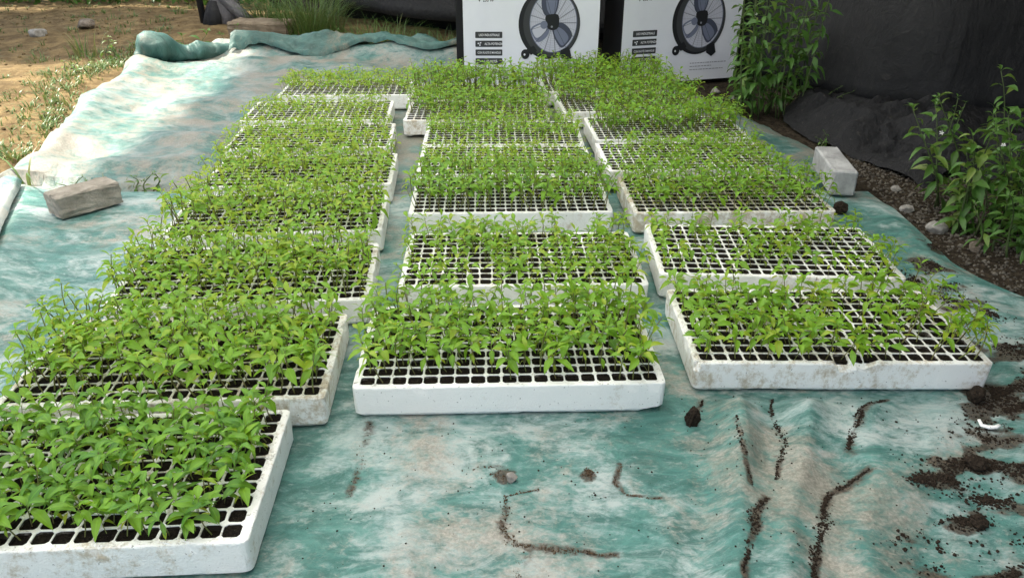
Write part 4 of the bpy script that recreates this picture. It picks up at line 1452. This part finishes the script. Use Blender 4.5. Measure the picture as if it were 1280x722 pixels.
weed('leafy_weed', 'slender single weed standing against the foot of the dark screen', 'weed', (1.80, 3.10),
     [(0, 0, .30, 3.0, .08), (.02, .01, .27, 1.0, .1)], .042, .034, 35, .42)
weed('creeping_weed', 'pale small leaved sprig at the lower edge of the dark screen', 'weed', (1.62, 3.98),
     [(0, 0, .14, -.9, .9), (.02, -.02, .12, -.6, 1.1), (-.02, .02, .16, -1.2, .7)], .022, .016, 36, .62)
weed('creeping_weed', 'short weed tuft beside the tarpaulin corner above the grey block', 'weed', (1.40, 3.36),
     [(0, 0, .07, 2.9, .8), (.03, .02, .06, .5, .9), (-.02, -.03, .07, -2, .7), (.01, .04, .08, 1.6, .5)], .026, .018, 37, .5)
# left side sprouts
weed('broadleaf_weed', 'broad leaved bright weed behind the rolled tarpaulin corner', 'weed', (-2.22, 5.45), [(0, 0, .14, 2.5, .6), (.06, .02, .16, .8, .4), (-.06, .0, .10, 3.4, .7)], .15, .05, 41, .55)
weed('broadleaf_weed', 'leafy weed beside the slab at the back', 'weed', (-1.95, 5.70), [(0, 0, .17, 2.0, .4), (.06, .02, .12, .8, .5), (-.08, .0, .12, 3.4, .5), (.12, .05, .10, .1, .5)], .09, .045, 42, .5)
weed('broadleaf_weed', 'small round leaved weed below the dark screen at the back', 'weed', (-1.20, 5.62), [(0, 0, .16, 2.0, .4), (.10, .02, .13, .8, .5), (-.10, .0, .12, 3.4, .5), (.2, .05, .12, .1, .5)], .05, .035, 43, .45)
weed('sprout', 'bushy little sprout at the tarpaulin seam near the left trays', 'sprout', (-1.40, 2.80), [(0, 0, .075, 1.0, .3), (.03, .0, .085, .2, .3), (-.03, .01, .06, 3, .5)], .042, .016, 44, .55)
weed('sprout', 'small sprout at the tarpaulin seam behind the tan block', 'sprout', (-1.66, 2.80), [(0, 0, .06, 1.0, .3), (.03, .0, .05, .2, .4), (-.06, .01, .035, 3, .6)], .026, .014, 45, .50)
weed('sprout', 'sprout on sunlit earth left of the pale tarpaulin', 'sprout', (-2.26, 3.74), [(0, 0, .06, 1.0, .5), (.03, .0, .05, .2, .5), (-.03, .03, .05, 3, .6)], .035, .02, 46, .72)
weed('sprout', 'pale sprout on sunlit earth near the rolled tarpaulin corner', 'sprout', (-2.62, 4.70), [(0, 0, .07, 1.0, .5), (.06, .0, .06, .2, .5), (-.06, .03, .06, 3, .6)], .045, .02, 47, .78)
weed('sprout', 'bright sprout against the left end of the rolled tarpaulin', 'sprout', (-2.66, 5.20), [(0, 0, .14, 1.5, .2), (.03, .0, .12, .2, .3)], .07, .03, 48, .7)


def blades(n, spread, h, seed, w=.005, bend=.6, hue=.35):
    rg = random.Random(seed)
    V = []; F = []; A = []; Vr = []
    for _ in range(n):
        a = rg.uniform(0, 6.28); q = spread * math.sqrt(rg.random())
        bx, by = q * math.cos(a), q * math.sin(a)
        da = a + rg.gauss(0, .6); hh = h * rg.uniform(.5, 1.15); b = bend * rg.uniform(.3, 1.3)
        vv = min(1, max(0, hue + rg.gauss(0, .18)))
        s0 = len(V)
        px, py = -math.sin(da), math.cos(da)
        for k in range(6):
            t = k / 5
            r = b * hh * t * t
            z = hh * (t - .42 * b * t * t * t)
            ww = w * (1 - t) ** .7 * .5 + .0003
            for sd in (-1, 1):
                V.append((bx + math.cos(da) * r + px * ww * sd, by + math.sin(da) * r + py * ww * sd, z)); A.append(1); Vr.append(vv)
        for k in range(5):
            c = s0 + 2 * k
            F.append((c, c + 1, c + 3, c + 2))
    return np.array(V), np.array(F), A, Vr


def grass(name, label, x, y, n, spread, h, seed, **kw):
    V, F, A, Vr = blades(n, spread, h, seed, **kw)
    z = float(ground_z(np.array([x]), np.array([y]))[0])
    o = obj(name, tri_mesh(name, V, F, [GRASS], True, Vr, A), loc=(x, y, z - .005))
    tag(o, label, 'grass')


grass('grass_tuft', 'long dark grass tuft beside the slab under the dark screen', -1.55, 6.20, 520, .24, .42, 51, bend=.8, hue=.5)
grass('grass_tuft', 'low grass tuft between the long tuft and the left carton', -0.98, 5.85, 300, .30, .24, 52, bend=.9, hue=.45)
grass('grass_tuft', 'long shaded grass behind the slab', -1.95, 6.60, 260, .22, .32, 53, bend=.8, hue=.3)
grass('grass_tuft', 'grass tuft behind the low grass near the left carton', -0.55, 5.85, 160, .25, .16, 54, bend=.9, hue=.25)
grass('grass_tuft', 'thin grass wisps on earth beside the shadow edge', -2.85, 5.28, 26, .10, .20, 55, bend=.5, hue=.85, w=.008)
grass('grass_stalks', 'two tall thin grass stalks at the seam by the left picture edge', -1.86, 2.80, 3, .02, .24, 56, bend=1.0, hue=.5, w=.010)
grass('grass_tuft', 'sparse dry grass at the seam behind the tan block', -1.55, 2.79, 40, .12, .06, 57, bend=.9, hue=.75)
# scattered small growth over the earth (uncountable)
rg3 = random.Random(9)
VV = []; FF = []; AA = []; RR = []; off = 0
for k in range(560):
    x = rg3.uniform(-5.2, -2.1); y = rg3.uniform(3.0, 7.9)
    if k > 330: y = rg3.uniform(3.1, 6.4); x = float(back_l(np.array([min(y, 4.95)]))[0]) - .06 - abs(rg3.gauss(0, .16))
    if x > -2.02 - .2 * max(0, y - 3.2) - .08: continue
    V, F, A, Vr = blades(rg3.randrange(4, 14), rg3.uniform(.02, .10), rg3.uniform(.02, .07), k, w=.007, bend=1.2, hue=.6)
    z = float(ground_z(np.array([x]), np.array([y]))[0])
    VV.append(V + np.array([x, y, z - .003])); FF.append(F + off); AA += A; RR += Vr; off += len(V)
o = obj('grass', tri_mesh('grass', np.concatenate(VV), np.concatenate(FF), [GRASS], True, RR, AA))
tag(o, 'sparse short weeds scattered over the bare earth', kind='stuff')
# clods on the earth
n = 1500
ex = rg.uniform(-5.2, -2.0, n); ey = rg.uniform(2.6, 8.0, n)
k_ = ex < np.array(back_l(ey)) - .05
ex, ey = ex[k_], ey[k_]
crumbs('earth_clods', np.stack([ex, ey], 1), rg.uniform(.003, .016, len(ex)) * rg.uniform(.3, 1, len(ex)), ground_z, [GROUND], 6, 'small clods scattered over the bare earth')


# ------------------------------------------------------------------ grey plastic bundle with a dark post
e = empty('plastic_bundle', (-2.36, 6.62, 0.0))
tag(e, 'crumpled grey plastic bundle around a dark stake at the back', 'bundle')
def bundle(seed, pts, r0, mat):
    rgb = random.Random(seed)
    V, F = tube(pts, r0, 18, .8, seed, .55)
    return mesh('fold', V, F, [mat], True)
obj('sheet_fold', bundle(1, [(-.02, 0, 0), (.0, .02, .10), (.02, .03, .22), (.0, .05, .36), (-.03, .06, .55), (-.05, .06, .7)], [.12, .13, .10, .08, .07, .03], GREYBAG), e)
obj('sheet_fold', bundle(2, [(-.05, .0, .30), (.06, -.03, .20), (.16, -.05, .10), (.24, -.05, .05)], [.04, .05, .05, .03], GREYBAG), e)
obj('sheet_fold', bundle(3, [(-.08, -.06, .0), (-.06, -.05, .10), (-.05, -.03, .2)], [.07, .06, .03], SHEET), e)
V, F = tube([(-.18, .02, .0), (-.20, .03, .5), (-.23, .04, 1.1)], [.028, .028, .026], 8)
obj('stake', mesh('stake', V, F, [INK_BLACK], True), e)

# ------------------------------------------------------------------ hedge beyond the earth, and the tree (out of frame) that shades it
def leaf_cloud(n, pts_fn, size, seed):
    rgn = np.random.default_rng(seed)
    C = pts_fn(rgn, n)
    n = len(C)
    d = rgn.normal(0, 1, (n, 3)); d /= np.linalg.norm(d, axis=1)[:, None]
    u = np.cross(d, rgn.normal(0, 1, (n, 3))); u /= np.linalg.norm(u, axis=1)[:, None]
    w = np.cross(d, u)
    s = size * rgn.uniform(.6, 1.3, n)[:, None]
    V = np.stack([C - u * s, C + w * s * .45, C + u * s, C - w * s * .45], 1).reshape(-1, 3)
    F = np.arange(4 * n).reshape(n, 4)
    var = np.repeat(np.clip(rgn.normal(.45, .2, n), 0, 1), 4)
    return V, F, var


def hedge_pts(rgn, n):
    x = rgn.uniform(-8, -2.45, n); y = rgn.uniform(0, 1, n); z = rgn.uniform(0, 1, n)
    h = .55 + .35 * vnoise(x * 1.7, x * 0, 5)
    return np.stack([x, 7.85 + .12 * vnoise(x * 3, z * 3, 6) + y * .55 * (1 - .5 * z), z * h], 1)
e = empty('hedge', (-5, 8.1, 0))
tag(e, 'low leafy hedge along the far edge of the earth', 'hedge')
V, F, var = leaf_cloud(7000, hedge_pts, .045, 3)
obj('foliage', tri_mesh('foliage', V - np.array([-5, 8.1, 0]), F, [WEED], False, var, np.ones(len(V))), e)
for k in range(14):
    x = -2.9 + .4 * k
    V, F = tube([(x, 0, -.02), (x + .02, .03, .25), (x - .02, .0, .5)], [.012, .010, .004], 6)
    obj('stem', mesh('stem', V, F, [WSTEM], True), e)

shade = Vector((-3.55, 6.35, 0)) + to_sun * (4.0 / to_sun.z)
e = empty('tree', (shade.x, shade.y, 0))
tag(e, 'leafy tree beyond the earth, shading it', 'tree')
def crown_pts(rgn, n):
    p = rgn.normal(0, 1, (n, 3)); p /= np.linalg.norm(p, axis=1)[:, None]
    p *= rgn.uniform(0, 1, (n, 1)) ** .4 * np.array([2.0, 1.20, .8])
    k = fbm(p[:, 0] * 2.2, p[:, 1] * 2.2 + p[:, 2] * 1.7, 14, 3)
    return p[k > -.30] + np.array([0, 0, 4.0])
V, F, var = leaf_cloud(17000, crown_pts, .125, 4)
obj('crown', tri_mesh('crown', V, F, [WEED], False, var, np.ones(len(V))), e)
V, F = tube([(.05, 0, -.1), (0, 0, 1.2), (-.08, .05, 2.4), (0, 0, 3.4), (.05, 0, 4.4)], [.13, .11, .09, .06, .02], 10)
obj('trunk', mesh('trunk', V, F, [SLAB], True), e)
